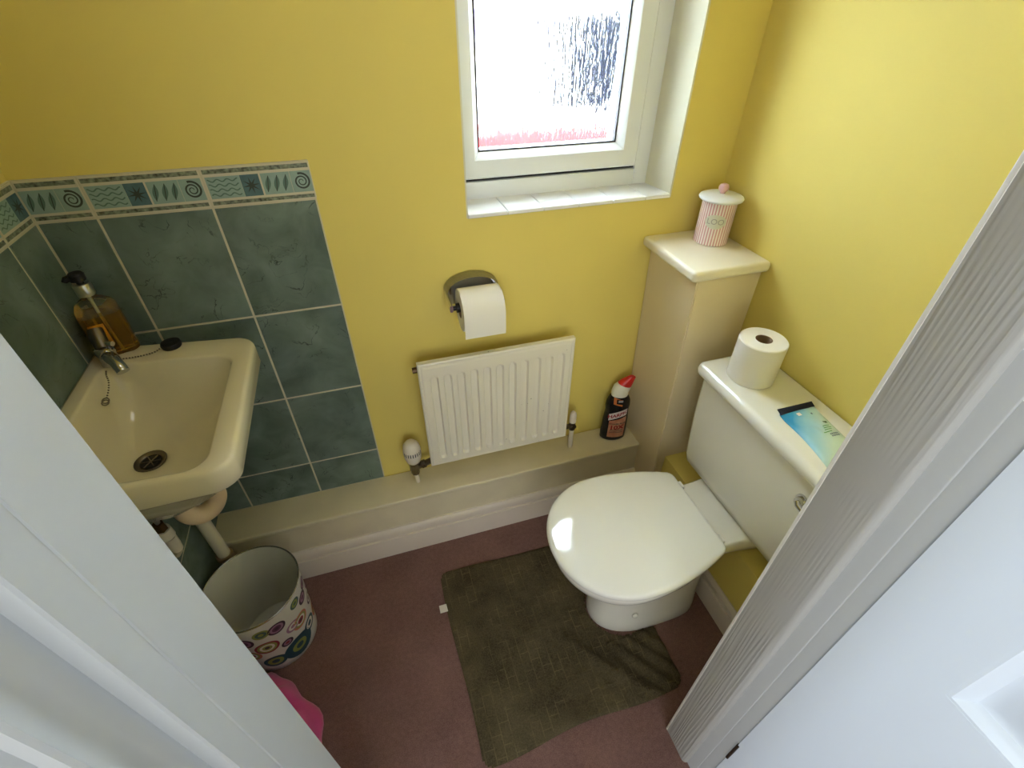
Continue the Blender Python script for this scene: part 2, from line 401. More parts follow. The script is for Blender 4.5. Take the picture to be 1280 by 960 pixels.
# ---- tiles
def chamfer_tile_mesh(w, h, t=0.0065, b=0.0015):
    bm = bmesh.new()
    r = lambda i, y: [(-w / 2 + i, y, -h / 2 + i), (w / 2 - i, y, -h / 2 + i), (w / 2 - i, y, h / 2 - i), (-w / 2 + i, y, h / 2 - i)]
    loft(bm, [r(0, 0), r(0, -t + b), r(b, -t)])
    bmesh.ops.recalc_face_normals(bm, faces=bm.faces[:])
    me = bpy.data.meshes.new('tile'); bm.to_mesh(me); bm.free(); me.materials.append(TILE); return me
TM = {}
def tile_on(wall, a0, a1, z0, z1, left):
    g = 0.002
    key = (round(a1 - a0, 4), round(z1 - z0, 4))
    if key not in TM: TM[key] = chamfer_tile_mesh(a1 - a0 - 2 * g, z1 - z0 - 2 * g)
    o = place('tile', TM[key], wall)
    m, zc = (a0 + a1) / 2, (z0 + z1) / 2
    if left: o.location = (-0.0065, m, zc); o.rotation_euler = (0, 0, PI / 2)
    else: o.location = (m, 0.0065, zc)
CX = [0.0, 0.098, 0.298, 0.495]
RZ = [1.143, 0.892, 0.640, 0.388]
for a0, a1 in zip(CX, CX[1:]):
    for z1, z0 in zip(RZ, RZ[1:] + [0.256]): tile_on(wall_back, a0, a1, z0, z1, False)
LY = [0.0, -0.106, -0.306, -0.506, -0.706]
for a1, a0 in zip(LY, LY[1:]):
    for z1, z0 in zip(RZ, RZ[1:] + [0.137]): tile_on(wall_left, a0, a1, z0, z1, True)
    tile_on(wall_left, a0, a1, 0.0, 0.137, True)
link_mesh('grout', bxm(-0.004, 0.4955, 0.0012, 0.0062, 0.256, 1.2185), GROUT, wall_back)
link_mesh('grout', bxm(-0.0062, -0.0012, -0.706, 0.0055, 0.0, 1.2185), GROUT, wall_left)

# ---- border tiles: cream base, speckled bands, pale panels with waves, star, leaves, spiral
BASEB = mat('border_cream_glaze', (208, 200, 176), 0.35)
SPECK = mat('border_speckled_band', (150, 160, 136), 0.4, col2=(62, 62, 50), vscale=130)
PALE = mat('border_pale_green', (152, 176, 164), 0.35, var=0.15, vscale=40)
TEAL = mat('border_teal', (86, 118, 122), 0.35, var=0.25, vscale=60)
INK = mat('border_dark_print', (58, 66, 58), 0.4)
INK2 = mat('border_green_print', (92, 120, 106), 0.4)
def strip(bm, F, pts, wd, w, mi):
    P = [Vector(p) for p in pts]; L, R = [], []
    for i, p in enumerate(P):
        d = (P[min(i + 1, len(P) - 1)] - P[max(i - 1, 0)]).normalized(); nn = Vector((-d.y, d.x))
        ww = wd(i / (len(P) - 1)) if callable(wd) else wd
        L.append(bm.verts.new(F(*(p + nn * ww / 2), w))); R.append(bm.verts.new(F(*(p - nn * ww / 2), w)))
    for i in range(len(P) - 1):
        bm.faces.new((L[i], L[i + 1], R[i + 1], R[i])).material_index = mi
def flat(bm, F, pts, w, mi):
    bm.faces.new([bm.verts.new(F(*p, w)) for p in pts]).material_index = mi
def slab(bm, F, u0, u1, v0, v1, w0, w1, mi=0):
    loft(bm, [[F(u0, v0, w0), F(u1, v0, w0), F(u1, v1, w0), F(u0, v1, w0)], [F(u0, v0, w1), F(u1, v0, w1), F(u1, v1, w1), F(u0, v1, w1)]], mi=mi)
def border_tile(wall, F, u0, u1):
    W0, W1, W2, W3 = -0.0062, 0.0004, 0.0009, 0.0012
    bm = bmesh.new(); slab(bm, F, u0 + 0.002, u1 - 0.0015, 0.002, 0.0735, W0, W1)
    base = link_mesh('border_tile', bm, BASEB, wall)
    for v0, v1 in ((0.0045, 0.0115), (0.063, 0.071)):
        bm = bmesh.new(); slab(bm, F, u0 + 0.004, u1 - 0.004, v0, v1, W1 - 0.0002, W2); link_mesh('speckled_band', bm, SPECK, base)
    P0, P1, vm = 0.0165, 0.0575, 0.037
    def pan(name, a, b, m1, draw):
        if a < u0 or b > u1: return
        bm = bmesh.new(); slab(bm, F, a, b, P0, P1, W1 - 0.0002, W2); draw(bm)
        link_mesh(name, bm, [m1, INK, INK2], base)
    def waves(bm):
        for k in range(4):
            v = P0 + 0.007 + k * 0.009
            strip(bm, F, [(0.008 + 0.054 * t / 40, v + 0.0022 * math.sin(t / 40 * 2 * PI * 3 + k * 0.6)) for t in range(41)], 0.0022, W3, 2)
    def star(bm):
        pts = []
        for k in range(16):
            r = 0.0165 if k % 2 == 0 else 0.0048
            pts.append((0.0835 + r * math.cos(k * PI / 8 + 0.15), vm + r * math.sin(k * PI / 8 + 0.15)))
        flat(bm, F, pts, W3, 1)
    def leaves(bm):
        for k in range(3):
            c = 0.114 + 0.0165 * k; L = []
            for s in (1, -1):
                for t in range(9):
                    a = -1 + 2 * t / 8; a *= s
                    L.append((c + s * 0.0052 * math.cos(a * PI / 2) + 0.003 * a * 1.2, vm + 0.0155 * a))
            ded = []
            for p in L:
                if not ded or (Vector(p) - Vector(ded[-1])).length > 1e-5: ded.append(p)
            if (Vector(ded[0]) - Vector(ded[-1])).length < 1e-5: ded.pop()
            flat(bm, F, ded, W3, 2)
            strip(bm, F, [(c - 0.0036, vm - 0.0155), (c, vm), (c + 0.0036, vm + 0.0155)], 0.0014, W3 + 0.0002, 1)
    def spiral(bm):
        pts = [(0.178 + (0.0025 + 0.0135 * t / 60) * math.cos(t / 60 * 4.6 * PI), vm + (0.0025 + 0.0135 * t / 60) * math.sin(t / 60 * 4.6 * PI)) for t in range(61)]
        strip(bm, F, pts, lambda t: 0.0012 + 0.0028 * t, W3, 1)
    pan('wave_panel', 0.005, 0.066, PALE, waves)
    pan('star_panel', 0.0665, 0.1005, TEAL, star)
    pan('leaf_panel', 0.104, 0.1575, PALE, leaves)
    pan('spiral_panel', 0.1582, 0.197, PALE, spiral)
Z0B = 1.143
for o0, u0 in ((-0.102, 0.102), (0.098, 0.0), (0.298, 0.0)):
    border_tile(wall_back, (lambda u, v, w, o0=o0: (o0 + u, -w, Z0B + v)), u0, 0.2)
for o0, u1 in ((-0.102 - 0.004, 0.1035), (-0.306, 0.2), (-0.506, 0.2)):
    border_tile(wall_left, (lambda u, v, w, o0=o0: (w, o0 + u, Z0B + v)), 0.0, u1)

# ---- window
bm = bmesh.new()
FX0, FX1, FZ0, FZ1 = 0.772, 1.346, 1.074, 2.115
fy0, fy1 = 0.106, 0.170
def ring_frame(bm, x0, x1, z0, z1, w, y0, y1, bev=0.003):
    box(bm, x0, x0 + w, y0, y1, z0, z1, bev); box(bm, x1 - w, x1, y0, y1, z0, z1, bev)
    box(bm, x0 + w, x1 - w, y0, y1, z0, z0 + w, bev); box(bm, x0 + w, x1 - w, y0, y1, z1 - w, z1, bev)
ring_frame(bm, FX0, FX1, FZ0, FZ1, 0.043, fy0, fy1)
TZ = 1.70
box(bm, FX0 + 0.04, FX1 - 0.04, fy0, fy1, TZ, TZ + 0.05, 0.003)
win = struct('window_1', bm, UPVC, 'white plastic window with streaky obscured glass in a deep recess', 'window', 30)
def mitre_frame(x0, x1, z0, z1, w, ya, yb, yback):
    # sash with a sloping inner bead: nested rectangles
    bm = bmesh.new()
    rr = lambda i, y: [(x0 + i, y, z0 + i), (x1 - i, y, z0 + i), (x1 - i, y, z1 - i), (x0 + i, y, z1 - i)]
    loft(bm, [rr(0, yback), rr(0, ya + 0.004), rr(0.004, ya), rr(w - 0.016, ya), rr(w - 0.013, ya + 0.003), rr(w - 0.001, yb), rr(w - 0.001, yback)], False, False)
    return bm
link_mesh('sash', mitre_frame(FX0 + 0.047, FX1 - 0.047, FZ0 + 0.052, TZ - 0.004, 0.058, 0.094, 0.118, 0.160), UPVC, win, 25)
bm = bmesh.new(); ring_frame(bm, FX0 + 0.042, FX1 - 0.042, FZ0 + 0.044, TZ, 0.012, 0.112, 0.150, 0)
link_mesh('gasket', bm, BLACKRUB, win)
bm = bmesh.new(); ring_frame(bm, FX0 + 0.103, FX1 - 0.103, FZ0 + 0.108, TZ - 0.060, 0.004, 0.117, 0.130, 0)
link_mesh('glazing_seal', bm, BLACKRUB, win)
link_mesh('pane', bxm(FX0 + 0.100, FX1 - 0.100, 0.128, 0.133, FZ0 + 0.105, TZ - 0.058), GLASS, win)
link_mesh('fanlight_sash', mitre_frame(FX0 + 0.047, FX1 - 0.047, TZ + 0.054, FZ1 - 0.047, 0.050, 0.094, 0.118, 0.160), UPVC, win, 25)
CLEAR = mat('clear_glass', (255, 255, 255), 0.0, trans=1.0)
gx0, gx1, gz0, gz1 = FX0 + 0.093, FX1 - 0.093, TZ + 0.100, FZ1 - 0.093
link_mesh('pane', bxm(gx0, gx1, 0.130, 0.134, gz0, gz1), CLEAR, win)
LEAD = mat('lead_came', (60, 62, 66), 0.5, metal=0.6)
bm = bmesh.new(); px_ = (gx1 - gx0) / 4; pz_ = (gz1 - gz0) / 2
for s in (1, -1):
    for k in range(-4, 9):
        seg = []
        for t in range(41):
            x = gx0 + (gx1 - gx0) * t / 40; z = gz0 + pz_ * (k / 1.0) * 0.5 + s * (x - gx0) / px_ * pz_ * 0.5
            if gz0 <= z <= gz1: seg.append((x, 0.128, z))
        if len(seg) > 2: tube(bm, [seg[0], seg[-1]], 0.003, 6)
link_mesh('lead_lattice', bm, LEAD, win)
# tiled sill
link_mesh('sill_bed', bxm(WX0 + 0.001, WX1 - 0.003, 0.001, 0.108, WZ0, 1.0715), GROUT, win)
SILL = mat('white_glazed_sill_tile', (240, 240, 238), 0.2)
jx = [WX0 + 0.001, 0.916, 1.008, 1.101, 1.195, 1.287, WX1 - 0.003]
for a, b in zip(jx, jx[1:]):
    link_mesh('sill_tile', bxm(a + 0.0007, b - 0.0007, -0.001, 0.108, WZ0 + 0.001, 1.076, 0.0015, 1), SILL, win)

# ---- boxing ledge along the back wall
LZ = 0.256; LYF = -0.106
bm = bmesh.new(); box(bm, 0.0, 1.40, LYF, 0.0, 0, LZ - 0.018); box(bm, 0.0, 1.40, LYF - 0.006, 0.004, LZ - 0.018, LZ, 0.004, 3)
ledge = struct('trim_1', bm, [LEDGE], 'cream painted boxed-in pipe ledge along the foot of the radiator wall', 'ledge', 30)
def skirting_profile(h=0.128, t=0.016):
    return [(0, 0), (t, 0), (t, h * 0.66), (t - 0.001, h * 0.69), (t - 0.007, h * 0.70), (t - 0.007, h * 0.76), (t - 0.003, h * 0.79), (t - 0.003, h * 0.90), (t - 0.008, h * 0.97), (t - 0.011, h), (0, h)]
SKIRT = mat('skirting_gloss_paint', (226, 214, 200), 0.4, var=0.06, vscale=6)
bm = bmesh.new(); pr = skirting_profile()
loft(bm, [[(x, LYF - t, z) for t, z in pr] for x in (0.0, 1.40)])
bb = struct('baseboard_back', bm, SKIRT, 'white moulded skirting board below the boxed ledge', 'skirting', 30)

# ---- corner column with shelf, boxing behind the toilet
bm = bmesh.new()
loft(bm, [[(1.372, -0.218, 0), (XR, -0.218, 0), (XR, 0.005, 0), (1.372, 0.005, 0)], [(1.333, -0.218, 0.945), (XR, -0.218, 0.945), (XR, 0.005, 0.945), (1.333, 0.005, 0.945)]])
bmesh.ops.bevel(bm, geom=[e for e in bm.edges if abs(e.verts[0].co.x - e.verts[1].co.x) < 0.1 and abs(e.verts[0].co.z - e.verts[1].co.z) > 0.5], offset=0.003, segments=2, affect='EDGES')
COLUMN = mat('pale_cream_column_paint', (236, 220, 184), 0.5, var=0.05, vscale=4)
colm = struct('trim_2', bm, COLUMN, 'cream boxed pipe column standing in the corner behind the cistern', 'column', 30)
bm = bmesh.new(); box(bm, 1.302, XR, -0.240, 0.005, 0.942, 0.970, 0.010, 4)
SHELFM = mat('cream_gloss_shelf', (238, 230, 208), 0.3)
link_mesh('shelf_top', bm, SHELFM, colm, 40)
bm = bmesh.new(); box(bm, 1.390, XR, YD, -0.218, 0, 0.295, 0.003)
struct('trim_3', bm, YELLOW, 'low yellow pipe boxing along the wall behind the toilet', 'boxing', 30)
bm = bmesh.new(); pr = skirting_profile(0.115, 0.015)
loft(bm, [[(1.390 - t, y, z) for t, z in pr] for y in (-0.218, YD)])
struct('baseboard_right', bm, SKIRT, 'white moulded skirting board on the low boxing behind the toilet', 'skirting', 30)

# ---- door lining, stops, architraves
def vprism(name, poly, m, parent, bev=None, z1=2.03):
    bm = bmesh.new(); prism(bm, poly, 0, z1)
    return link_mesh(name, bm, m, parent, 35)
def arc(cx, cy, r, a0, a1, n=6):
    return [(cx + r * math.cos(math.radians(a0 + (a1 - a0) * i / n)), cy + r * math.sin(math.radians(a0 + (a1 - a0) * i / n))) for i in range(n + 1)]
tl = bpy.data.objects.new('trim_4', None); COL.objects.link(tl); tl.location = (0.38, -0.88, 0)
tag(tl, 'white painted door lining and moulded architrave on the basin side', 'door frame', 'structure')
vprism('lining', [(0.36, YD)] + arc(0.392, YD - 0.003, 0.003, 90, 0, 3) + [(0.395, -0.900), (0.3940, -0.9010), (0.3930, -0.9260), (0.3915, -0.9275), (0.36, -0.9275)], WHITE, tl)
vprism('architrave', [(0.31, -0.9275), (0.380, -0.9275), (0.380, -0.934), (0.3785, -0.942), (0.376, -0.950), (0.3775, -0.958), (0.3795, -0.964), (0.378, -0.967), (0.371, -0.968),
                      (0.369, -0.974), (0.364, -0.982), (0.355, -0.988), (0.348, -0.990), (0.346, -0.993), (0.338, -0.996), (0.31, -0.997)], WHITE, tl)
tr = bpy.data.objects.new('trim_5', None); COL.objects.link(tr); tr.location = (1.11, -0.88, 0)
tag(tr, 'grainy white painted door lining on the toilet side', 'door frame', 'structure')
vprism('lining', [(1.099, YD), (1.125, YD), (1.125, -0.934)] + arc(1.101, -0.932, 0.002, 270, 180, 3), WHITE, tr)
vprism('door_stop', arc(1.0935, YD - 0.0055, 0.0055, 180, 90, 5) + [(1.0995, YD)] + [(1.0995, -0.9105)] + arc(1.0995, -0.8995, 0.011, 270, 180, 8), GRAIN, tr)
vprism('edge_strip', [(1.0872, -0.8365), (1.0872, -0.8325), (1.0878, -0.8315), (1.0995, -0.8315), (1.0995, -0.8365)], mat('brighter_white_gloss', (244, 243, 238), 0.3), tr)  # thin strip along the room-side edge, in a brighter white than the stop
vprism('architrave', [(1.1005, -0.934), (1.170, -0.934), (1.170, -0.957)] + arc(1.103, -0.955, 0.0025, 270, 180, 3), WHITE, tr)
th = struct('trim_6', bxm(0.36, 1.125, -0.934, YD, 2.03, 2.06), WHITE, 'white painted head of the door frame', 'door frame')

# ---- open door
DX = 1.098; DT = 0.035
panes = [(-1.058, -1.275), (-1.375, -1.56)]
zs = [(0.20, 0.604), (0.873, 1.86)]
bm = bmesh.new()
ys = [-0.9585, -1.058, -1.275, -1.375, -1.56, -1.652]
box(bm, DX, DX + DT, ys[1], ys[0], 0.012, 1.985); box(bm, DX, DX + DT, ys[3], ys[2], 0.012, 1.985); box(bm, DX, DX + DT, ys[5], ys[4], 0.012, 1.985)
for y1, y0 in panes:
    for z0, z1 in ((0.012, 0.20), (0.604, 0.873), (1.86, 1.985)): box(bm, DX, DX + DT, y0, y1, z0, z1)
bmesh.ops.remove_doubles(bm, verts=bm.verts[:], dist=1e-5)
DOORP = mat('white_door_gloss', (222, 230, 240), 0.35, bump=0.08, bscale=30, bstretch=(1, 1, 0.15))
door = struct('door_1', bm, DOORP, 'white panelled door standing open beside the toilet', 'door')
for y1, y0 in panes:
    for z0, z1 in zs:
        bm = bmesh.new()
        rr = lambda i, x: [(x, y0 + i, z0 + i), (x, y1 - i, z0 + i), (x, y1 - i, z1 - i), (x, y0 + i, z1 - i)]
        loft(bm, [rr(-0.0005, DX + 0.0002), rr(0.004, DX + 0.0005), rr(0.007, DX + 0.003), rr(0.012, DX + 0.006), rr(0.017, DX + 0.012), rr(0.020, DX + 0.013), rr(0.026, DX + 0.013), rr(0.030, DX + 0.0125), rr(0.060, DX + 0.004), rr(0.062, DX + 0.0035)], False, True)
        link_mesh('door_panel', bm, DOORP, door, 20)
for zc in (0.28, 1.75):
    bm = bmesh.new(); box(bm, 1.0975, 1.101, -0.9625, -0.9565, zc - 0.04, zc + 0.04); tube(bm, [(1.098, -0.9595, zc - 0.04), (1.098, -0.9595, zc + 0.04)], 0.0028, 8)
    link_mesh('hinge', bm, mat('dark_brass_hinge', (70, 60, 44), 0.4, metal=0.8), door, 40)

# ------------------------------------------------------------------ toilet
T = thing('toilet', 'white close-coupled toilet with its lid closed', 'toilet', (1.2, -0.50, 0))
CY = -0.497
def dring(xf, xb, hw, z, n=24, p=2.2, cy=CY, flat_back=0.6):
    """D-shaped ring: rounded front at xf, squarer back at xb"""
    out = []; xm = xf + (xb - xf) * 0.5
    for i in range(n * 2):
        a = 2 * PI * i / (n * 2); c, s = math.cos(a), math.sin(a)
        if c < 0: x = xm + (xf - xm) * abs(c) ** (2 / p); y = hw * math.copysign(abs(s) ** (2 / p), s)
        else: x = xm + (xb - xm) * c ** flat_back if False else xm + (xb - xm) * abs(c) ** (2 / 5.0); y = hw * math.copysign(abs(s) ** (2 / 5.0), s)
        out.append((x, cy + y, z))
    return out
def platform(fx, z): return [(x, y, z) for x, y in fx]
bm = bmesh.new()
def plat(z, e):
    x0, x1 = 1.25 + e, 1.50; pts = []
    for i in range(13):
        t = i / 12; x = x0 + (x1 - x0) * t; pts.append((x, CY - 0.012 + (0.105 - e + 0.035 * max(0, t - 0.25) ** 1.5), z))
    for i in range(13):
        t = 1 - i / 12; x = x0 + (x1 - x0) * t; pts.append((x, CY - 0.012 - (0.105 - e + 0.035 * max(0, t - 0.25) ** 1.5), z))
    return pts
loft(bm, [plat(0.30, 0.03), plat(0.36, 0.004), plat(0.385, 0.0), plat(0.397, 0.002), plat(0.402, 0.008)])
link_mesh('cistern_platform', bm, CERAMIC, T, 45)
bm = bmesh.new(); lathe(bm, (0, 0), [(0.009, 0), (0.0085, 0.003), (0.006, 0.005)], 16)
bmesh.ops.rotate(bm, verts=bm.verts[:], cent=(0, 0, 0), matrix=Matrix.Rotation(math.radians(80), 3, 'X'))
bmesh.ops.translate(bm, verts=bm.verts[:], vec=(1.120, CY - 0.083, 0.085))
link_mesh('bolt_cap', bm, CERAMIC, T, 40)
# lid / seat outline
def lid_outline(n=40, grow=0.0):
    xh, xf, hw = 1.293, 0.874, 0.180
    pts = []
    um = 0.55
    def w(u):
        if u >= um: return hw * math.sqrt(max(0, 1 - ((u - um) / (1 - um)) ** 2.15))
        return 0.128 + (hw - 0.128) * (1 - ((um - u) / um) ** 2.0)
    us = [0.0, 0.004, 0.012, 0.025] + [0.04 + 0.5 * i / 14 for i in range(14)] + [um + (1 - um) * math.sin(PI / 2 * i / 22) for i in range(23)]
    corner = {0.0: 0.016, 0.004: 0.008, 0.012: 0.003, 0.025: 0.0}
    up = [(xh - u * (xh - xf), w(u) - corner.get(u, 0)) for u in us]
    for x, y in up: pts.append((x, CY + y))
    for x, y in reversed(up[:-1]): pts.append((x, CY - y))
    return pts
OUT = lid_outline()
cxl = 1.09
def lring(s, z, inset=0.0):
    r = []
    for x, y in OUT:
        dx, dy = x - cxl, y - CY; L = math.hypot(dx, dy)
        k = s * (1 - inset / L); r.append((cxl + dx * k, CY + dy * k, z))
    return r
bm = bmesh.new()
loft(bm, [dring(1.020, 1.345, 0.094, 0.0), dring(1.018, 1.345, 0.095, 0.02), dring(1.022, 1.345, 0.092, 0.045), dring(1.035, 1.345, 0.082, 0.10), dring(1.040, 1.345, 0.080, 0.16),
          dring(1.030, 1.345, 0.084, 0.22), dring(1.00, 1.34, 0.092, 0.27)])
loft(bm, [lring(0.50, 0.20), lring(0.60, 0.25), lring(0.74, 0.295), lring(0.87, 0.335), lring(0.94, 0.362), lring(0.955, 0.380), lring(0.945, 0.388)])
link_mesh('pan', bm, CERAMIC, T, 50)
bm = bmesh.new()
loft(bm, [lring(1, 0.3885, 0.016), lring(1, 0.390, 0.010), lring(1, 0.394, 0.007), lring(1, 0.400, 0.007), lring(1, 0.4015, 0.012)])
link_mesh('seat', bm, LIDM, T, 50)
bm = bmesh.new()
loft(bm, [lring(1, 0.4018, 0.006), lring(1, 0.403, 0.001), lring(1, 0.407, 0.0), lring(1, 0.4125, 0.001), lring(1, 0.4160, 0.0035), lring(1, 0.4180, 0.008), lring(1, 0.4190, 0.014), lring(0.85, 0.4196), lring(0.7, 0.4202), lring(0.5, 0.4208), lring(0.3, 0.4212), lring(0.12, 0.4214)])
link_mesh('lid', bm, LIDM, T, 60)
for y in (CY + 0.085, CY - 0.095):
    bm = bmesh.new(); box(bm, 1.287, 1.302, y - 0.012, y + 0.012, 0.398, 0.412, 0.004, 2)
    link_mesh('hinge', bm, LIDM, T, 40)
# cistern
Y0, Y1 = -0.735, -0.305
bm = bmesh.new()
cyc, hyc = (Y0 + Y1) / 2, (Y1 - Y0) / 2
loft(bm, [rrect(1.447, cyc, 0.070, hyc - 0.030, 0.02, 0.400), rrect(1.441, cyc, 0.078, hyc - 0.018, 0.02, 0.412), rrect(1.438, cyc, 0.082, hyc - 0.014, 0.022, 0.44), rrect(1.436, cyc, 0.085, hyc - 0.002, 0.022, 0.60), rrect(1.435, cyc, 0.086, hyc, 0.022, 0.722)])
link_mesh('cistern', bm, CERAMIC, T, 50)
bm = bmesh.new()
c2 = (cyc, hyc + 0.016)
loft(bm, [rrect(1.426, c2[0], 0.094, c2[1] - 0.004, 0.026, 0.7205), rrect(1.426, c2[0], 0.096, c2[1], 0.028, 0.724), rrect(1.426, c2[0], 0.096, c2[1], 0.028, 0.732), rrect(1.4265, c2[0], 0.0935, c2[1] - 0.004, 0.026, 0.741), rrect(1.428, c2[0], 0.088, c2[1] - 0.012, 0.022, 0.747), rrect(1.429, c2[0], 0.082, c2[1] - 0.020, 0.02, 0.7495)])
link_mesh('cistern_lid', bm, CERAMIC, T, 50)
bm = bmesh.new()
tube(bm, [(1.3515, -0.684, 0.655), (1.345, -0.684, 0.655)], [0.015, 0.014], 20); tube(bm, [(1.345, -0.684, 0.655), (1.336, -0.684, 0.655)], [0.010, 0.009], 16)
tube(bm, [(1.338, -0.684, 0.655), (1.334, -0.69, 0.652), (1.333, -0.715, 0.648)], [0.007, 0.006, 0.007], 12)
link_mesh('flush_lever', bm, CHROME, T, 40)

# ------------------------------------------------------------------ wash basin
B = thing('wash_basin', 'ivory ceramic hand basin fixed to the tiled corner', 'basin', (0.0, -0.30, 0.70))
def tp(x, y, z):
    k = 1 - 0.08 * max(0, x) / 0.30
    rel = y + 0.305
    return (x + 0.008 * (1 - (rel / 0.22) ** 2) * max(0, x) / 0.31, -0.268 - 0.09 * x + rel * k, z)
def br(cx, hx, cy, hy, r, z): return rrect(cx, cy, hx, hy, r, z, 12, tp)
def bs(cx, hx, cy, hy, r, z): return [(x, y, zz + 0.055 * x) for x, y, zz in br(cx, hx, cy, hy, r, z)]
bm = bmesh.new()
rings = [br(.09, .05, -.33, .06, .045, .690), br(.105, .085, -.322, .115, .06, .725), br(.13, .122, -.312, .165, .06, .785), bs(.143, .140, -.307, .190, .050, .822), bs(.1515, .1510, -.304, .211, .042, .829),
         bs(.154, .154, -.303, .2165, .038, .836), br(.154, .154, -.303, .2175, .038, .886), br(.154, .1535, -.303, .2165, .037, .892), br(.1535, .1515, -.303, .2140, .035, .8962), br(.1530, .148, -.303, .210, .032, .8974),
         br(.149, .1235, -.331, .1775, .036, .8974), br(.149, .1200, -.331, .1745, .035, .8962), br(.149, .1175, -.331, .172, .035, .892), br(.149, .1155, -.331, .169, .037, .882),
         br(.146, .109, -.330, .159, .048, .855), br(.137, .094, -.328, .137, .056, .822), br(.124, .070, -.328, .098, .058, .796), br(.112, .042, -.3275, .055, .042, .7815), br(.106, .027, -.3275, .028, .026, .7765), br(.106, .022, -.3275, .022, .022, .774)]
loft(bm, rings, True, True)
link_mesh('bowl', bm, BASINC, B, 60)
bm = bmesh.new()
lathe(bm, (.106, -.30), [(0.012, .7745), (0.018, .7745), (0.020, .776), (0.025, .779), (0.0275, .7795), (0.028, .7775), (0.027, .7755)], 32, False, False)
link_mesh('waste_ring', bm, DULL, B, 40)
bm = bmesh.new(); lathe(bm, (.106, -.30), [(0.0005, .7752), (0.017, .7752), (0.0185, .7765)], 24, True, False)
w_ = link_mesh('waste_hole', bm, DARK, B)
for a in range(3):
    bm = bmesh.new(); d = Vector((math.cos(a * PI / 3), math.sin(a * PI / 3), 0)); c = Vector((.106, -.30, .7762))
    tube(bm, [c - d * .017, c + d * .017], 0.0012, 6); link_mesh('strainer_bar', bm, DULL, w_)
bm = bmesh.new()
tube(bm, [(.0345, -.322, .866), (.0390, -.322, .865)], [0.013, 0.012], 20); tube(bm, [(.0385, -.322, .865), (.0395, -.322, .865)], 0.0085, 16, mi=1)
link_mesh('overflow', bm, [DULL, mat('green_limescale', (96, 116, 70), 0.7)], B, 40)
# tap
TAP = thing('basin_tap', 'chrome lever tap at the rear corner of the hand basin', 'tap', (0.040, -0.128, 0.897))
bm = bmesh.new(); lathe(bm, (.040, -.128), [(.0175, .8972), (.0175, .900), (.0165, .904), (.016, .918), (.018, .925), (.017, .934), (.010, .938)], 24)
link_mesh('body', bm, CHROME, TAP, 40)
bm = bmesh.new(); tube(bm, spline([(.042, -.133, .918), (.055, -.152, .921), (.070, -.172, .916), (.077, -.182, .906)], 5), [.0125] * 8 + [.0115] * 8, 16)
link_mesh('spout', bm, CHROME, TAP, 50)
bm = bmesh.new(); tube(bm, [(.040, -.128, .934), (.038, -.122, .944), (.036, -.115, .956), (.0345, -.108, .966)], [.013, .0135, .014, .0125], 18)
link_mesh('lever', bm, DULL, TAP, 50)
bm = bmesh.new(); tube(bm, [(.0345, -.108, .966), (.0344, -.1075, .9668)], [.0105, .0095], 18); link_mesh('lever_cap', bm, mat('cream_plastic_cap', (196, 184, 150), 0.4), TAP, 40)
bm = bmesh.new(); tube(bm, [(.050, -.128, .942), (.062, -.134, .943)], [.006, .005], 12); link_mesh('lever_screw', bm, CHROME, TAP, 40)
TAP.location = (0.047, -0.120, 0.8974)
def chain(name, pts, parent, r=0.0019, step=0.0046):
    P = spline(pts, 30); bm = bmesh.new(); acc = 0; last = P[0]
    for p in P:
        acc += (p - last).length; last = p
        if acc >= step:
            acc = 0; bmesh.ops.create_icosphere(bm, subdivisions=1, radius=r, matrix=Matrix.Translation(p))
    return link_mesh(name, bm, DULL, parent, 60)
CH = thing('sink_chain', 'bead chain hanging from the tap down into the basin', 'chain', (0.05, -0.15, 0.895))
chain('beads', [(.046, -.150, .902), (.049, -.165, .8985), (.054, -.178, .893), (.052, -.190, .881), (.046, -.203, .868)], CH)
bm = bmesh.new()
for k in range(2):
    ring = [(.044 + .006 * math.cos(a * PI / 8), -.207 + .0045 * math.sin(a * PI / 8) + k * .004, .8645 + .003 * math.sin(a * PI / 8) + k * .0015) for a in range(17)]
    tube(bm, ring, 0.0012, 6, False)
link_mesh('end_ring', bm, DULL, CH)
PL = thing('basin_plug', 'black rubber plug on a chain lying on the basin rim', 'plug', (0.148, -0.090, 0.897))
bm = bmesh.new(); lathe(bm, (.148, -.0905), [(.015, .8974), (.0185, .899), (.0195, .905), (.018, .909), (.010, .9105), (.004, .910)], 24)
link_mesh('stopper', bm, BLACKRUB, PL, 40)
bm = bmesh.new(); lathe(bm, (.148, -.0905), [(.0165, .8973), (.0172, .8973), (.0172, .8985), (.0165, .8985)], 24, False, False); link_mesh('metal_rim', bm, DULL, PL, 40)
chain('chain', [(.130, -.094, .901), (.118, -.106, .8995), (.098, -.112, .8992), (.075, -.115, .9), (.060, -.122, .905)], PL)

# soap bottle
SB = thing('soap_bottle', 'clear pump bottle of amber hand soap behind the tap', 'bottle', (0.047, -0.068, 0.8975))
AMBER = mat('amber_liquid_soap', (214, 160, 58), 0.06, trans=0.88, ior=1.36)
CLEARP = mat('clear_bottle_plastic', (226, 232, 222), 0.05, trans=0.95, ior=1.3)
sx, sy = 0.047, -0.068
def rot45(x, y, z, a=math.radians(20)):
    dx, dy = x - sx, y - sy; return (sx + dx * math.cos(a) - dy * math.sin(a), sy + dx * math.sin(a) + dy * math.cos(a), z)
def sr(h, z, r=0.014, d=None): return rrect(sx, sy, h * (1.1 if d and d > .0126 else 1), (d or h) * (1.1 if d and d > .0126 else 1), r, z, 8, rot45)
bm = bmesh.new(); loft(bm, [sr(.029, .8977, .012, .021), sr(.032, .900, .014, .023), sr(.032, .960, .014, .023), sr(.0318, .986, .014, .023)], True, True)
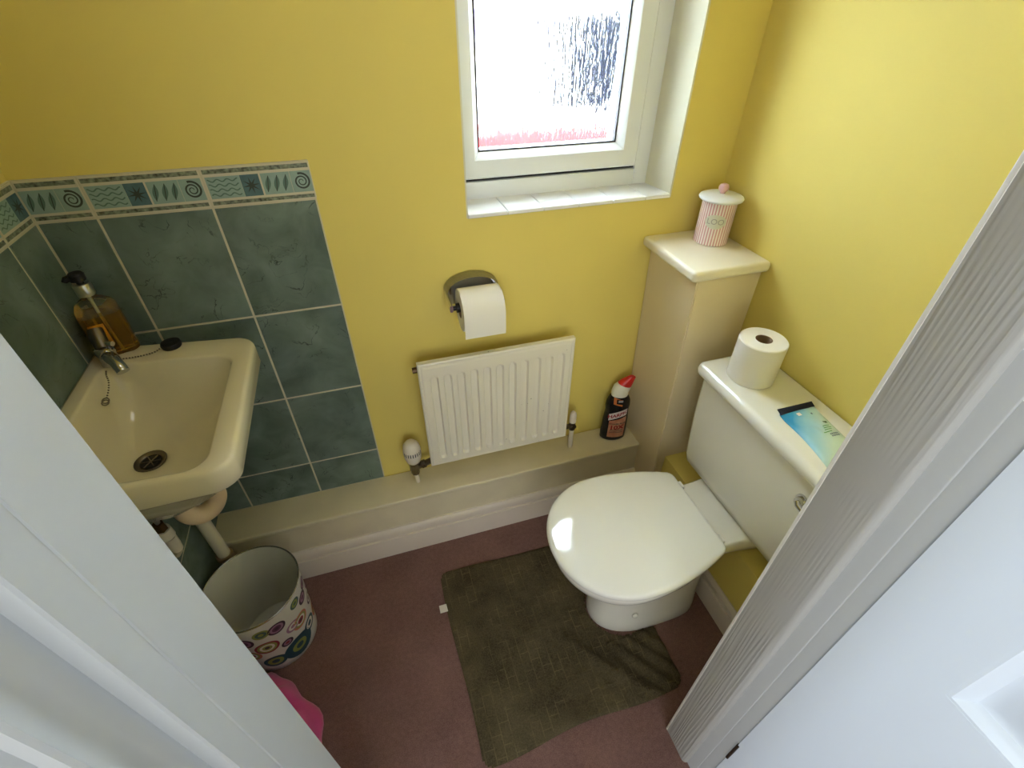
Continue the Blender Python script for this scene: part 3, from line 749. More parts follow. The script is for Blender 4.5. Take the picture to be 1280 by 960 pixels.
link_mesh('soap', bm, AMBER, SB, 50)
bm = bmesh.new(); loft(bm, [sr(.0318, .9863, .014, .023), sr(.031, .996, .015, .0225), sr(.027, 1.006, .016, .020), sr(.018, 1.014, .014, .015), sr(.0125, 1.018, .0125, .0125), sr(.0125, 1.024, .0125, .0125)], False, True)
link_mesh('bottle_shoulder', bm, CLEARP, SB, 50)
bm = bmesh.new(); lathe(bm, (sx, sy), [(.0145, 1.024), (.015, 1.026), (.015, 1.046), (.0135, 1.048), (.006, 1.048)], 24); link_mesh('collar', bm, mat('brushed_silver', (196, 196, 192), 0.3, metal=1.0), SB, 40)
bm = bmesh.new(); lathe(bm, (sx, sy), [(.006, 1.048), (.006, 1.054), (.013, 1.0545), (.0135, 1.066), (.011, 1.069)], 20); tube(bm, [(sx - .004, sy, 1.062), (sx - .016, sy - .008, 1.061), (sx - .018, sy - .009, 1.057)], [.0065, .006, .005], 10)
link_mesh('pump', bm, BLACKRUB, SB, 40)
bm = bmesh.new(); tube(bm, [(sx, sy, 1.02), (sx + .006, sy - .002, .903)], .003, 8); link_mesh('dip_tube', bm, mat('pale_tube', (214, 206, 180), 0.4), SB, 50)
bm = bmesh.new()
def lab(u, z, off=0.0006): return rot45(sx + u, sy - .0253 - off, z)
loft(bm, [[lab(-.026, .926), lab(.0, .926)], [lab(-.026, .972), lab(.0, .972)]], False, False, closed=False)
lb = link_mesh('label', bm, mat('orange_label', (206, 140, 30), 0.5), SB)
bm = bmesh.new()
for z, a, b in ((.962, -.023, -.004), (.956, -.021, -.006), (.942, -.018, -.010), (.934, -.022, -.008)):
    loft(bm, [[lab(a, z, .001), lab(b, z, .001)], [lab(a, z + .0025, .001), lab(b, z + .0025, .001)]], False, False, closed=False)
link_mesh('label_print', bm, mat('dark_label_print', (66, 44, 22), 0.6), lb)

# waste trap and pipe
TRP = thing('waste_trap', 'cream plastic waste trap and pipe below the basin', 'pipe', (0.10, -0.28, 0.256))
bm = bmesh.new(); tube(bm, [(.105, -.30, .688), (.105, -.30, .655)], .019, 20); tube(bm, [(.105, -.30, .665), (.105, -.30, .640)], .024, 20)
link_mesh('tail_nut', bm, PLASTICW, TRP, 40)
pts = [(.105, -.30, .645)] + [(.105 + .0275 * (1 - math.cos(a * PI / 12)), -.30 + .018 * (1 - math.cos(a * PI / 12)), .625 - .040 * math.sin(a * PI / 12)) for a in range(13)] + [(.160, -.262, .635), (.154, -.246, .655), (.130, -.215, .664), (.085, -.180, .664), (.052, -.160, .655), (.040, -.153, .63)]
bm = bmesh.new(); tube(bm, spline(pts, 3), .0205, 18); link_mesh('u_bend', bm, mat('yellowed_plastic', (230, 206, 170), 0.35), TRP, 60)
bm = bmesh.new(); tube(bm, [(.040, -.153, .64), (.040, -.150, .13)], .0165, 20); link_mesh('down_pipe', bm, PLASTICW, TRP, 50)
bm = bmesh.new(); tube(bm, [(.040, -.1515, .262), (.040, -.1515, .250)], [.0215, .022], 20); link_mesh('pipe_collar', bm, mat('brown_stained_sealant', (160, 138, 108), 0.8), TRP, 40)
SV = thing('supply_pipe', 'copper supply pipe with white valve and coiled hose under the basin', 'pipe', (0.0, -0.295, 0.478))
bm = bmesh.new()
for k in range(3): tube(bm, spline([(.030, -.345 - .006 * k, .640), (.045, -.325 - .006 * k, .648 + .004 * k), (.052, -.305 - .005 * k, .625 + .006 * k), (.045, -.296, .595)], 6), .0042, 8)
link_mesh('braided_hose', bm, mat('braided_hose_grey', (150, 148, 138), 0.4, metal=0.5), SV, 60)
bm = bmesh.new(); tube(bm, [(.045, -.298, .600), (.045, -.297, .578)], [.011, .012], 6); link_mesh('brass_nut', bm, mat('old_brass', (110, 84, 50), 0.35, metal=0.9), SV, 30)
bm = bmesh.new(); tube(bm, [(.045, -.297, .578), (.045, -.296, .552), (.045, -.296, .549)], [.015, .016, .012], 16); link_mesh('valve_body', bm, PLASTICW, SV, 40)
bm = bmesh.new(); tube(bm, [(.045, -.296, .548), (.045, -.295, .520), (.045, -.295, .500)], [.014, .013, .011], 16); link_mesh('coupling', bm, PLASTICW, SV, 40)
bm = bmesh.new(); tube(bm, [(.045, -.295, .51), (.045, -.295, .492), (.038, -.295, .482), (-.004, -.295, .478)], .0075, 12); link_mesh('copper_pipe', bm, mat('painted_pipe', (190, 180, 158), 0.4), SV, 50)

# ------------------------------------------------------------------ radiator
RX0, RX1, RZ0, RZ1, RYF = 0.644, 1.090, 0.343, 0.730, -0.080
R = thing('radiator', 'small cream pressed-steel radiator with rust chips under the window', 'radiator', ((RX0 + RX1) / 2, -0.05, RZ0))
bm = bmesh.new()
NX, NZ = 380, 90
cs = [RX0 + 0.040 + 0.0367 * i for i in range(11)]
za, zb = RZ0 + 0.038, RZ1 - 0.058
def rdepth(x, z):
    d = 9
    for c in cs:
        zz = min(max(z, za), zb); d = min(d, math.hypot(x - c, z - zz))
    t = min(max((0.0120 - d) / 0.0038, 0), 1); t = t * t * (3 - 2 * t)
    e = min(x - RX0, RX1 - x, z - RZ0, RZ1 - z)
    g = math.exp(-((e - 0.008) / 0.0022) ** 2) * 0.0022
    rnd = max(0, 0.003 - e); 
    return RYF + 0.0085 * t + g + rnd * 0.8
grid = [[bm.verts.new((RX0 + (RX1 - RX0) * i / NX, rdepth(RX0 + (RX1 - RX0) * i / NX, RZ0 + (RZ1 - RZ0) * j / NZ), RZ0 + (RZ1 - RZ0) * j / NZ)) for i in range(NX + 1)] for j in range(NZ + 1)]
for j in range(NZ):
    for i in range(NX): bm.faces.new((grid[j][i], grid[j][i + 1], grid[j + 1][i + 1], grid[j + 1][i]))
edge = [grid[0][i] for i in range(NX + 1)] + [grid[j][NX] for j in range(1, NZ + 1)] + [grid[NZ][i] for i in range(NX - 1, -1, -1)] + [grid[j][0] for j in range(NZ - 1, 0, -1)]
back = [bm.verts.new((v.co.x, RYF + 0.017, v.co.z)) for v in edge]
for i in range(len(edge)):
    j = (i + 1) % len(edge); bm.faces.new((edge[i], edge[j], back[j], back[i]))
bm.faces.new(back)
link_mesh('panel', bm, ENAMEL, R, 50)
for x in (RX0 + 0.022, RX1 - 0.022):
    for z in (RZ1 - 0.03, RZ0 + 0.03):
        bm = bmesh.new(); tube(bm, [(x - .02, -.056, z), (x + .016, -.056, z)], .0135, 16); link_mesh('header_boss', bm, ENAMEL, R, 40)
for x in (RX0 + 0.09, RX1 - 0.09):
    bm = bmesh.new(); box(bm, x - .012, x + .012, -.064, .006, RZ0 + .05, RZ1 - .10, .002); link_mesh('bracket', bm, ENAMEL, R)
bm = bmesh.new(); tube(bm, [(RX0 + .004, -.056, RZ1 - .03), (RX0 - .012, -.056, RZ1 - .03)], [.009, .008], 8); link_mesh('vent_plug', bm, mat('brown_metal_plug', (90, 70, 50), 0.4, metal=0.8), R, 30)
# thermostatic valve
vx, vy = 0.594, -0.050
TRVM = mat('white_valve_head', (232, 222, 204), 0.4)
bm = bmesh.new(); lathe(bm, (vx, vy), [(.0165, .352), (.0205, .357), (.0255, .374), (.0272, .392), (.0268, .408), (.0240, .424), (.017, .434), (.008, .438)], 28)
vh = link_mesh('thermostatic_head', bm, TRVM, R, 50)
for k in range(9):
    a = math.radians(-150 + k * 15); bm = bmesh.new()
    c, s = math.cos(a), math.sin(a); tx, ty = -s, c
    for dx in (-.0009, .0009): pass
    q = [(vx + .0275 * c + tx * d, vy + .0275 * s + ty * d, z) for d, z in ((-.0014, .394), (.0014, .394), (.0014, .408), (-.0014, .408))]
    bm.faces.new([bm.verts.new(p) for p in q]); link_mesh('dial_mark', bm, INK, vh)
bm = bmesh.new(); lathe(bm, (vx, vy), [(.010, .298), (.013, .300), (.013, .314), (.0155, .316), (.0155, .338), (.0165, .340), (.0165, .352), (.010, .352)], 8)
tube(bm, [(vx, vy, .326), (vx + .022, vy - .003, .332), (RX0 + .004, -.056, .347)], [.010, .0095, .010], 8)
tube(bm, [(vx + .022, vy - .003, .334), (vx + .034, vy - .004, .339)], .0135, 6)
link_mesh('valve_body', bm, DULL, R, 30)
bm = bmesh.new(); tube(bm, [(vx, vy, .306), (vx + .003, vy + .002, .250)], .0075, 14); link_mesh('valve_pipe', bm, PLASTICW, R, 50)
wx, wy = 1.124, -0.050
bm = bmesh.new(); lathe(bm, (wx, wy), [(.009, .372), (.0115, .374), (.0115, .400), (.010, .412), (.006, .417)], 20); link_mesh('lockshield_cap', bm, TRVM, R, 50)
bm = bmesh.new(); tube(bm, [(wx, wy, .340), (wx, wy, .372)], .0105, 8); tube(bm, [(wx + .004, wy, .357), (RX1 - .004, -.056, .360)], .0085, 8); tube(bm, [(wx + .002, wy - .012, .358), (wx + .002, wy + .01, .358)], .0085, 8)
link_mesh('lockshield_body', bm, DULL, R, 30)
bm = bmesh.new(); tube(bm, [(wx, wy, .342), (wx, wy, .250)], .0078, 14); link_mesh('lockshield_pipe', bm, PLASTICW, R, 50)

# ------------------------------------------------------------------ toilet roll holder and rolls
H = thing('roll_holder', 'chrome toilet roll holder with an arched cover on the yellow wall', 'holder', (0.825, 0.006, 0.88))
bm = bmesh.new()
hx0, hx1 = 0.744, 0.884
for (ya, yb) in ((0.006, -0.002),):
    o_, i_ = [], []
    poly = []
    for k in range(25):
        a = PI * k / 24; poly.append(((hx0 + hx1) / 2 - (hx1 - hx0) / 2 * math.cos(a), 0.895 + 0.034 * math.sin(a)))
    poly += [(hx1, 0.865), (hx1 - .012, 0.850), (hx0 + .012, 0.850), (hx0, 0.865)]
    loft(bm, [[(x, .006, z) for x, z in poly], [(x, -.001, z) for x, z in poly], [((x - (hx0 + hx1) / 2) * .96 + (hx0 + hx1) / 2, -.004, (z - .88) * .96 + .88) for x, z in poly]])
link_mesh('back_plate', bm, CHROME, H, 35)
bm = bmesh.new()
for k in range(25):
    pass
rings = []
for y, s in ((-.002, 1.0), (-.018, .99), (-.034, .93)):
    rings.append([((hx0 + hx1) / 2 - (hx1 - hx0) / 2 * s * math.cos(PI * k / 24), y, 0.897 + 0.040 * s * math.sin(PI * k / 24)) for k in range(25)])
loft(bm, rings, False, False, closed=False)
ext = bmesh.ops.solidify(bm, geom=bm.faces[:], thickness=0.0012)
link_mesh('arched_cover', bm, CHROME, H, 40)
for x in (hx0 + .004, hx1 - .004):
    bm = bmesh.new(); loft(bm, [rrect(0, 0, .004, .019, .003, 0, 5), rrect(0, 0, .004, .015, .003, .03, 5), rrect(0, 0, .004, .009, .003, .072, 5)])
    for v in bm.verts: v.co = Vector((x + v.co.x, -.002 - v.co.z, .876 + v.co.y))
    link_mesh('arm', bm, CHROME, H, 40)
bm = bmesh.new(); tube(bm, [(hx0 + .006, -.066, .8735), (hx0 + .016, -.066, .8735), (hx0 + .017, -.066, .8735), (hx0 + .03, -.066, .8735), (hx1 - .03, -.066, .8735), (hx1 - .006, -.066, .8735)], [.006, .006, .012, .012, .010, .006], 14)
link_mesh('spindle', bm, mat('black_spindle_plastic', (16, 16, 18), 0.35), H, 40)

def roll_mesh(bm, L, r, rc, n=48):
    prof = [(rc, 0), (r - .002, 0), (r, .002), (r, L - .002), (r - .002, L), (rc, L)]
    vr = lathe(bm, (0, 0), prof, n, False, False)
    lathe(bm, (0, 0), [(rc, L), (rc - .0008, L - .0005), (rc - .001, .0005), (rc, 0)], n, False, False, mi=1)
TR = thing('toilet_roll', 'part-used toilet roll hanging on the chrome wall holder', 'toilet roll', (0.832, -0.066, 0.876))
bm = bmesh.new(); roll_mesh(bm, .104, .054, .020)
for v in bm.verts: v.co = Vector((.769 + v.co.z, -.066 + v.co.x, .866 + v.co.y))
link_mesh('paper_roll', bm, [PAPER, CARD], TR, 40)
bm = bmesh.new()
sh = [(-.066 - .0545 * math.cos(math.radians(a)), .866 + .0545 * math.sin(math.radians(a))) for a in range(70, -1, -10)] + [(-.1206, .845), (-.1204, .826), (-.119, .812)]
loft(bm, [[(x, y - o, z) for y, z in sh] for x, o in ((.769, 0), (.873, 0))], False, False, closed=False)
link_mesh('loose_sheet', bm, PAPER, TR, 40)

SR = thing('spare_toilet_roll', 'full white toilet roll standing on the cistern lid', 'toilet roll', (1.418, -0.388, 0.7497))
bm = bmesh.new(); roll_mesh(bm, .108, .054, .019)
for v in bm.verts: v.co = v.co + Vector((1.418, -.388, .7497))
link_mesh('paper_roll', bm, [PAPER, CARD], SR, 40)

# ------------------------------------------------------------------ wipes packet
WP = thing('wipes_packet', 'blue and pale green wipes packet lying on the cistern lid', 'packet', (1.425, -0.60, 0.7497))
def wipes_material():
    m = bpy.data.materials.new('printed_wipes_film'); m.use_nodes = True
    nt = m.node_tree; b = nt.nodes['Principled BSDF']; L = nt.links
    tc = nt.nodes.new('ShaderNodeTexCoord'); sp = nt.nodes.new('ShaderNodeSeparateXYZ'); L.new(tc.outputs['Object'], sp.inputs[0])
    n = nt.nodes.new('ShaderNodeTexNoise'); n.inputs['Scale'].default_value = 22; L.new(tc.outputs['Object'], n.inputs['Vector'])
    # distance from the printed blue swash at the crimped end
    a = nt.nodes.new('ShaderNodeMath'); a.operation = 'MULTIPLY_ADD'; a.inputs[1].default_value = -1.35; L.new(sp.outputs['X'], a.inputs[0]); L.new(sp.outputs['Y'], a.inputs[2])
    d = nt.nodes.new('ShaderNodeMath'); d.operation = 'MULTIPLY_ADD'; d.inputs[1].default_value = 0.05; L.new(n.outputs['Fac'], d.inputs[0]); L.new(a.outputs[0], d.inputs[2])
    r = nt.nodes.new('ShaderNodeValToRGB'); e = r.color_ramp.elements
    e[0].position = 0.0; e[0].color = lin((206, 226, 210)); e[1].position = 1.0; e[1].color = lin((40, 140, 200))
    x = r.color_ramp.elements.new(0.45); x.color = lin((150, 205, 222))
    y = r.color_ramp.elements.new(0.7); y.color = lin((60, 160, 214))
    mr = nt.nodes.new('ShaderNodeMapRange'); mr.inputs['From Min'].default_value = 0.055; mr.inputs['From Max'].default_value = 0.215
    L.new(d.outputs[0], mr.inputs['Value']); L.new(mr.outputs['Result'], r.inputs['Fac']); L.new(r.outputs['Color'], b.inputs['Base Color'])
    b.inputs['Roughness'].default_value = 0.25
    bp = nt.nodes.new('ShaderNodeBump'); bp.inputs['Strength'].default_value = 0.3; bp.inputs['Distance'].default_value = 0.004
    n2 = nt.nodes.new('ShaderNodeTexNoise'); n2.inputs['Scale'].default_value = 40; L.new(tc.outputs['Object'], n2.inputs['Vector'])
    L.new(n2.outputs['Fac'], bp.inputs['Height']); L.new(bp.outputs['Normal'], b.inputs['Normal'])
    return m
def pk(u, v, w):
    # u across (0..1), v along (0..1); w height above the lid
    e0 = Vector((1.381, -.520)); e1 = Vector((1.481, -.517)); l0 = Vector((1.362, -.700)); l1 = Vector((1.462, -.690))
    a = e0.lerp(e1, u); b = l0.lerp(l1, u); p = a.lerp(b, v)
    bend = 0.008 * math.sin(v * PI) * (1 if u < .5 else .3)
    return Vector((p.x + bend * (1 - u), p.y, .7500 + w))
def ph(u, v):
    s = max(0, math.sin(PI * min(max(u, 0), 1))) ** .6 * max(0, math.sin(PI * min(1, max(0, (v - .06) / .94)))) ** .6
    return 0.0012 + 0.012 * s + 0.0025 * noise.noise(Vector((u * 4, v * 6, 3))) * s + (0.010 * (1 - v / .2) ** 2 * (1 - u * .4) if v < .2 else 0)
bm = bmesh.new(); NU, NV = 16, 28
top = [[bm.verts.new(pk(i / NU, .06 + .94 * j / NV, ph(i / NU, .06 + .94 * j / NV))) for i in range(NU + 1)] for j in range(NV + 1)]
bot = [[bm.verts.new(pk(i / NU, .06 + .94 * j / NV, max(0.0002, ph(i / NU, .06 + .94 * j / NV) - 0.0008 - 0.013 * max(0, math.sin(PI * i / NU)) ** .6))) for i in range(NU + 1)] for j in range(NV + 1)]
for j in range(NV):
    for i in range(NU):
        bm.faces.new((top[j][i], top[j][i + 1], top[j + 1][i + 1], top[j + 1][i])); bm.faces.new((bot[j][i], bot[j + 1][i], bot[j + 1][i + 1], bot[j][i + 1]))
for j in range(NV):
    bm.faces.new((top[j][0], top[j + 1][0], bot[j + 1][0], bot[j][0])); bm.faces.new((top[j][NU], bot[j][NU], bot[j + 1][NU], top[j + 1][NU]))
for i in range(NU):
    bm.faces.new((top[0][i], bot[0][i], bot[0][i + 1], top[0][i + 1])); bm.faces.new((top[NV][i], top[NV][i + 1], bot[NV][i + 1], bot[NV][i]))
WPM = wipes_material()
link_mesh('pouch', bm, WPM, WP, 60, loc=(1.425, -0.66, 0.75))
bm = bmesh.new()
rr0 = [pk(i / 10, 0, ph(i / 10, 0) + .001) for i in range(11)]; rr1 = [pk(i / 10, .08, ph(i / 10, .08) + .001) for i in range(11)]
loft(bm, [rr0, rr1], False, False, closed=False); bmesh.ops.solidify(bm, geom=bm.faces[:], thickness=0.0008)
link_mesh('crimped_end', bm, mat('navy_film', (48, 58, 92), 0.35), WP)
def film(u0, u1, v0, v1, m, name='printed_mark'):
    bm = bmesh.new()
    A = [pk(u0 + (u1 - u0) * i / 4, v0, ph(u0 + (u1 - u0) * i / 4, v0) + .0006) for i in range(5)]; Bq = [pk(u0 + (u1 - u0) * i / 4, v1, ph(u0 + (u1 - u0) * i / 4, v1) + .0006) for i in range(5)]
    loft(bm, [A, Bq], False, False, closed=False); link_mesh(name, bm, m, WP)
GRN = mat('green_print', (96, 160, 96), 0.4); NVY = mat('navy_print', (60, 76, 104), 0.4); DGR = mat('dark_leaf_print', (60, 92, 50), 0.4)
film(.36, .46, .12, .17, mat('pale_print', (226, 214, 210), 0.4)); film(.39, .43, .135, .155, mat('red_print', (200, 70, 60), 0.4))
film(.70, .74, .17, .20, NVY)
film(.74, .86, .355, .375, DGR); film(.77, .86, .375, .39, DGR)
for v0, u0, u1 in ((.425, .62, .82), (.455, .60, .84), (.485, .58, .80), (.52, .46, .74)): film(u0, u1, v0, v0 + .012, GRN)
for v0 in (.555, .585):
    for k in range(6): film(.62 + k * .042, .645 + k * .042, v0, v0 + .022, NVY)

# ------------------------------------------------------------------ toilet cleaner bottle
HB = thing('toilet_cleaner_bottle', 'black toilet cleaner bottle with red and white angled cap on the ledge', 'bottle', (1.290, -0.045, LZ))
ang = math.radians(-14)
hbx, hby = 1.287, -0.046
def hb(x, y, z, lean=0.0):
    x *= 1.16
    return (hbx + x * math.cos(ang) - y * math.sin(ang), hby + x * math.sin(ang) + y * math.cos(ang), z)
BLK = mat('black_gloss_bottle', (26, 26, 28), 0.25)
prof = [(0.034, .022, 0), (.038, .025, .005), (.0385, .0255, .03), (.037, .025, .09), (.035, .0245, .115), (.034, .024, .13), (.036, .0245, .15), (.0345, .024, .170), (.029, .022, .186), (.0225, .020, .196), (.019, .019, .202)]
def hw_at(h):
    for (a, b, z), (a2, b2, z2) in zip(prof, prof[1:]):
        if z <= h <= z2: t = (h - z) / (z2 - z); return a + (a2 - a) * t, b + (b2 - b) * t
    return prof[-1][:2]
def hring(a, b, z, n=32): return [hb(a * math.cos(2 * PI * i / n), b * math.sin(2 * PI * i / n), LZ + .0005 + z) for i in range(n)]
bm = bmesh.new(); loft(bm, [hring(*p) for p in prof]); link_mesh('body', bm, BLK, HB, 50)
bm = bmesh.new()
axis = [(0, .194, .0240), (.000, .208, .0245), (.003, .222, .0235), (.010, .236, .0195)]
loft(bm, [[hb(x + r * math.cos(2 * PI * i / 24), r * .9 * math.sin(2 * PI * i / 24), LZ + z + .35 * r * -math.cos(2 * PI * i / 24) * (k > 1)) for i in range(24)] for k, (x, z, r) in enumerate(axis)])
link_mesh('cap_base', bm, mat('white_cap', (232, 230, 216), 0.3), HB, 50)
bm = bmesh.new()
axis = [(.0095, .2362, .0198), (.016, .248, .0165), (.024, .260, .0115), (.029, .267, .0085)]
loft(bm, [[hb(x + r * math.cos(2 * PI * i / 24), r * .9 * math.sin(2 * PI * i / 24), LZ + z + .4 * r * -math.cos(2 * PI * i / 24)) for i in range(24)] for x, z, r in axis])
link_mesh('cap_tip', bm, mat('red_cap', (206, 44, 36), 0.3), HB, 50)
def hsurf(x, h, off=0.0008):
    a, b = hw_at(h); x = max(-a * .999, min(a * .999, x))
    y = -(b + off) * math.sqrt(max(0, 1 - (x / a) ** 2)) - off * .3
    return Vector(hb(x, y, LZ + .0005 + h))
def hpatch(name, pts_fn, m, nx=10, nz=4, off=.0008):
    bm = bmesh.new(); vs = [[bm.verts.new(hsurf(*pts_fn(i / nx, j / nz), off)) for i in range(nx + 1)] for j in range(nz + 1)]
    for j in range(nz):
        for i in range(nx): bm.faces.new((vs[j][i], vs[j][i + 1], vs[j + 1][i + 1], vs[j + 1][i]))
    return link_mesh(name, bm, m, HB)
lab_c = lambda u, v: (-.022 + .050 * u, .018 + .075 * v + .018 * u * v)
hpatch('label', lab_c, mat('salmon_label', (206, 160, 124), 0.4, col2=(176, 96, 66), vscale=30), 12, 10, .0007)
bn = hpatch('name_banner', lambda u, v: (-.025 + .052 * u, .094 + .022 * u + .028 * v + .004 * math.sin(PI * u)), mat('white_banner', (226, 214, 206), 0.4), 14, 3, .0011)
REDP = mat('dark_red_lettering', (150, 26, 28), 0.45)
def hbtext(s, size, cx, ch, slope, m, sxx=1.0):
    bm = text_mesh(s, size, lambda x, y: hsurf(cx + x * sxx, ch + y + x * sxx * slope, .0015), 0.035); return link_mesh('lettering', bm, m, HB)
hbtext('HARPIC', .0190, .001, .121, .42, REDP, .86)
hbtext('10X', .025, .002, .064, .05, REDP, 1.0)
hbtext('POWER PLUS', .0085, .003, .081, .05, INK, .95)
bm = bmesh.new()
for h in (.052, .046, .040):
    q = [[hsurf(-.017 + .04 * i / 8, h + dz, .0012) for i in range(9)] for dz in (0, .0022)]
    loft(bm, q, False, False, closed=False)
link_mesh('small_print', bm, INK, HB)
ring_l = hpatch('neck_badge', lambda u, v: (-.018 + .026 * u, .168 + .026 * v - .01 * u), mat('orange_badge', (206, 120, 60), 0.4), 8, 6, .0007)
hpatch('badge_centre', lambda u, v: (-.010 + .024 * u, .171 + .017 * v - .006 * u), BLK, 6, 4, .0012)
hpatch('badge_print', lambda u, v: (-.006 + .014 * u, .177 + .007 * v), mat('grey_print', (170, 168, 162), 0.4), 4, 2, .0016)

# ------------------------------------------------------------------ jar on the shelf
J = thing('lidded_tin', 'pink striped round tin with white lid on the column shelf', 'tin', (1.455, -0.078, 0.970))
jx_, jy_, jz_ = 1.455, -0.078, 0.9702
bm = bmesh.new(); lathe(bm, (jx_, jy_), [(.042, jz_), (.0435, jz_ + .001), (.0435, jz_ + .004), (.0430, jz_ + .005), (.0430, jz_ + .108)], 64)
STR = stripe_material()
link_mesh('striped_body', bm, STR, J, 40, loc=(jx_, jy_, jz_))
bm = bmesh.new(); lathe(bm, (jx_, jy_), [(.050, jz_ + .1085), (.0535, jz_ + .110), (.0545, jz_ + .113), (.053, jz_ + .116), (.043, jz_ + .120), (.020, jz_ + .1225), (.004, jz_ + .123)], 48)
lid = link_mesh('tin_lid', bm, mat('white_enamel_lid', (226, 228, 228), 0.3), J, 50)
bm = bmesh.new(); lathe(bm, (jx_, jy_), [(.006, jz_ + .1228), (.0065, jz_ + .126), (.0115, jz_ + .130), (.0128, jz_ + .137), (.010, jz_ + .1435), (.004, jz_ + .146)], 24)
link_mesh('lid_knob', bm, mat('pink_knob', (222, 176, 172), 0.35), J, 50)
ja = math.radians(-128)
def jsurf(x, z, off): 
    a = ja + x / .043; return Vector((jx_ + (.0430 + off) * math.cos(a), jy_ + (.0430 + off) * math.sin(a), jz_ + z))
bm = bmesh.new(); rings = [[jsurf(.0265 * s * math.cos(2 * PI * i / 32), .063 + .018 * s * math.sin(2 * PI * i / 32), .0005) for i in range(32)] for s in (1, .75, .5, .25, .03)]
loft(bm, rings, False, True); link_mesh('oval_plaque', bm, mat('cream_plaque', (214, 212, 196), 0.4), J)
link_mesh('lettering', text_mesh('LOO', .020, lambda x, y: jsurf(x, .063 + y, .0010)), mat('grey_lettering', (166, 162, 152), 0.5), J)

# ------------------------------------------------------------------ waste bin
BN = thing('waste_bin', 'round white bin printed with coloured rings on the carpet', 'bin', (0.124, -0.284, 0))
bx_, by_ = 0.124, -0.284; HBN = 0.272
brad = lambda z: .102 + .0165 * z / HBN
BINW = mat('white_printed_tin', (226, 224, 214), 0.35); BING = mat('pale_grey_inside', (228, 226, 216), 0.35)
bm = bmesh.new()
lathe(bm, (bx_, by_), [(.098, .001), (brad(0), .003), (brad(.03), .03), (brad(HBN - .004), HBN - .004), (brad(HBN), HBN)], 72, True, False)
link_mesh('outer_wall', bm, BINW, BN, 60)
bm = bmesh.new(); lathe(bm, (bx_, by_), [(brad(HBN) - .002, HBN), (brad(.03) - .003, .03), (brad(0) - .003, .006), (.0005, .006)], 72, False, True)
link_mesh('inner_wall', bm, BING, BN, 60)
bm = bmesh.new(); tube(bm, [(bx_ + brad(HBN) * math.cos(2 * PI * i / 72), by_ + brad(HBN) * math.sin(2 * PI * i / 72), HBN) for i in range(73)], .0022, 8, False)
link_mesh('rim', bm, mat('steel_rim', (180, 178, 168), 0.25, metal=0.9), BN, 60)
C_ = {'p': (96, 52, 84), 'm': (168, 126, 150), 'd': (58, 34, 52), 'g': (150, 160, 84), 'o': (206, 120, 96), 'w': (232, 228, 216), 'b': (34, 78, 92), 'r': (150, 52, 58), 't': (70, 100, 96)}
def ringm(k): return mat('print_' + k, C_[k], 0.4)
def circle_print(a0, z0, r, keys, el=1.0):
    bm = bmesh.new(); n = 28
    fr = [1 - i / len(keys) for i in range(len(keys))]
    for i, k in enumerate(keys):
        ro = r * fr[i]; ri = r * (fr[i + 1] if i + 1 < len(keys) else 0.02)
        def P(rr, t):
            z = z0 + rr * math.sin(t) * el; z = max(.004, min(HBN - .003, z)); a = a0 + rr * math.cos(t) / brad(z)
            return (bx_ + (brad(z) + .0006) * math.cos(a), by_ + (brad(z) + .0006) * math.sin(a), z)
        loft(bm, [[P(ro, 2 * PI * j / n) for j in range(n)], [P(ri, 2 * PI * j / n) for j in range(n)]], False, i + 1 == len(keys), mi=i)
    link_mesh('ring_print', bm, [ringm(k) for k in keys], BN)
def deg(a): return math.radians(a)
for a, z, r, ks in ((-62, .215, .023, 'dmpd'), (-45, .165, .020, 'mwm'), (-30, .235, .017, 'tgt'), (-32, .150, .028, 'ogwrd'), (-14, .205, .020, 'dmp'), (2, .145, .018, 'dwp'), (-80, .225, .020, 'gtg'),
                    (-83, .150, .030, 'rgwgd'), (-60, .120, .016, 'dmr'), (-48, .060, .045, 'bbgb'), (-20, .085, .026, 'bwb'), (0, .230, .018, 'dmpd'), (10, .075, .028, 'ogrd'), (16, .185, .020, 'mwm'),
                    (-105, .200, .026, 'dmpd'), (-108, .120, .026, 'ogwrd'), (-85, .060, .030, 'bgb'), (-130, .17, .026, 'rgwgd'), (-150, .22, .02, 'dmp'), (30, .13, .026, 'ogwrd'), (40, .22, .02, 'dmpd'), (-128, .07, .034, 'bbgb'),
                    (62, .19, .026, 'dmpd'), (75, .10, .03, 'rgwgd'), (95, .2, .024, 'ogrd'), (120, .12, .03, 'bbgb'), (150, .2, .026, 'dmpd'), (175, .11, .028, 'ogwrd')):
    circle_print(deg(a), z, r, ks)

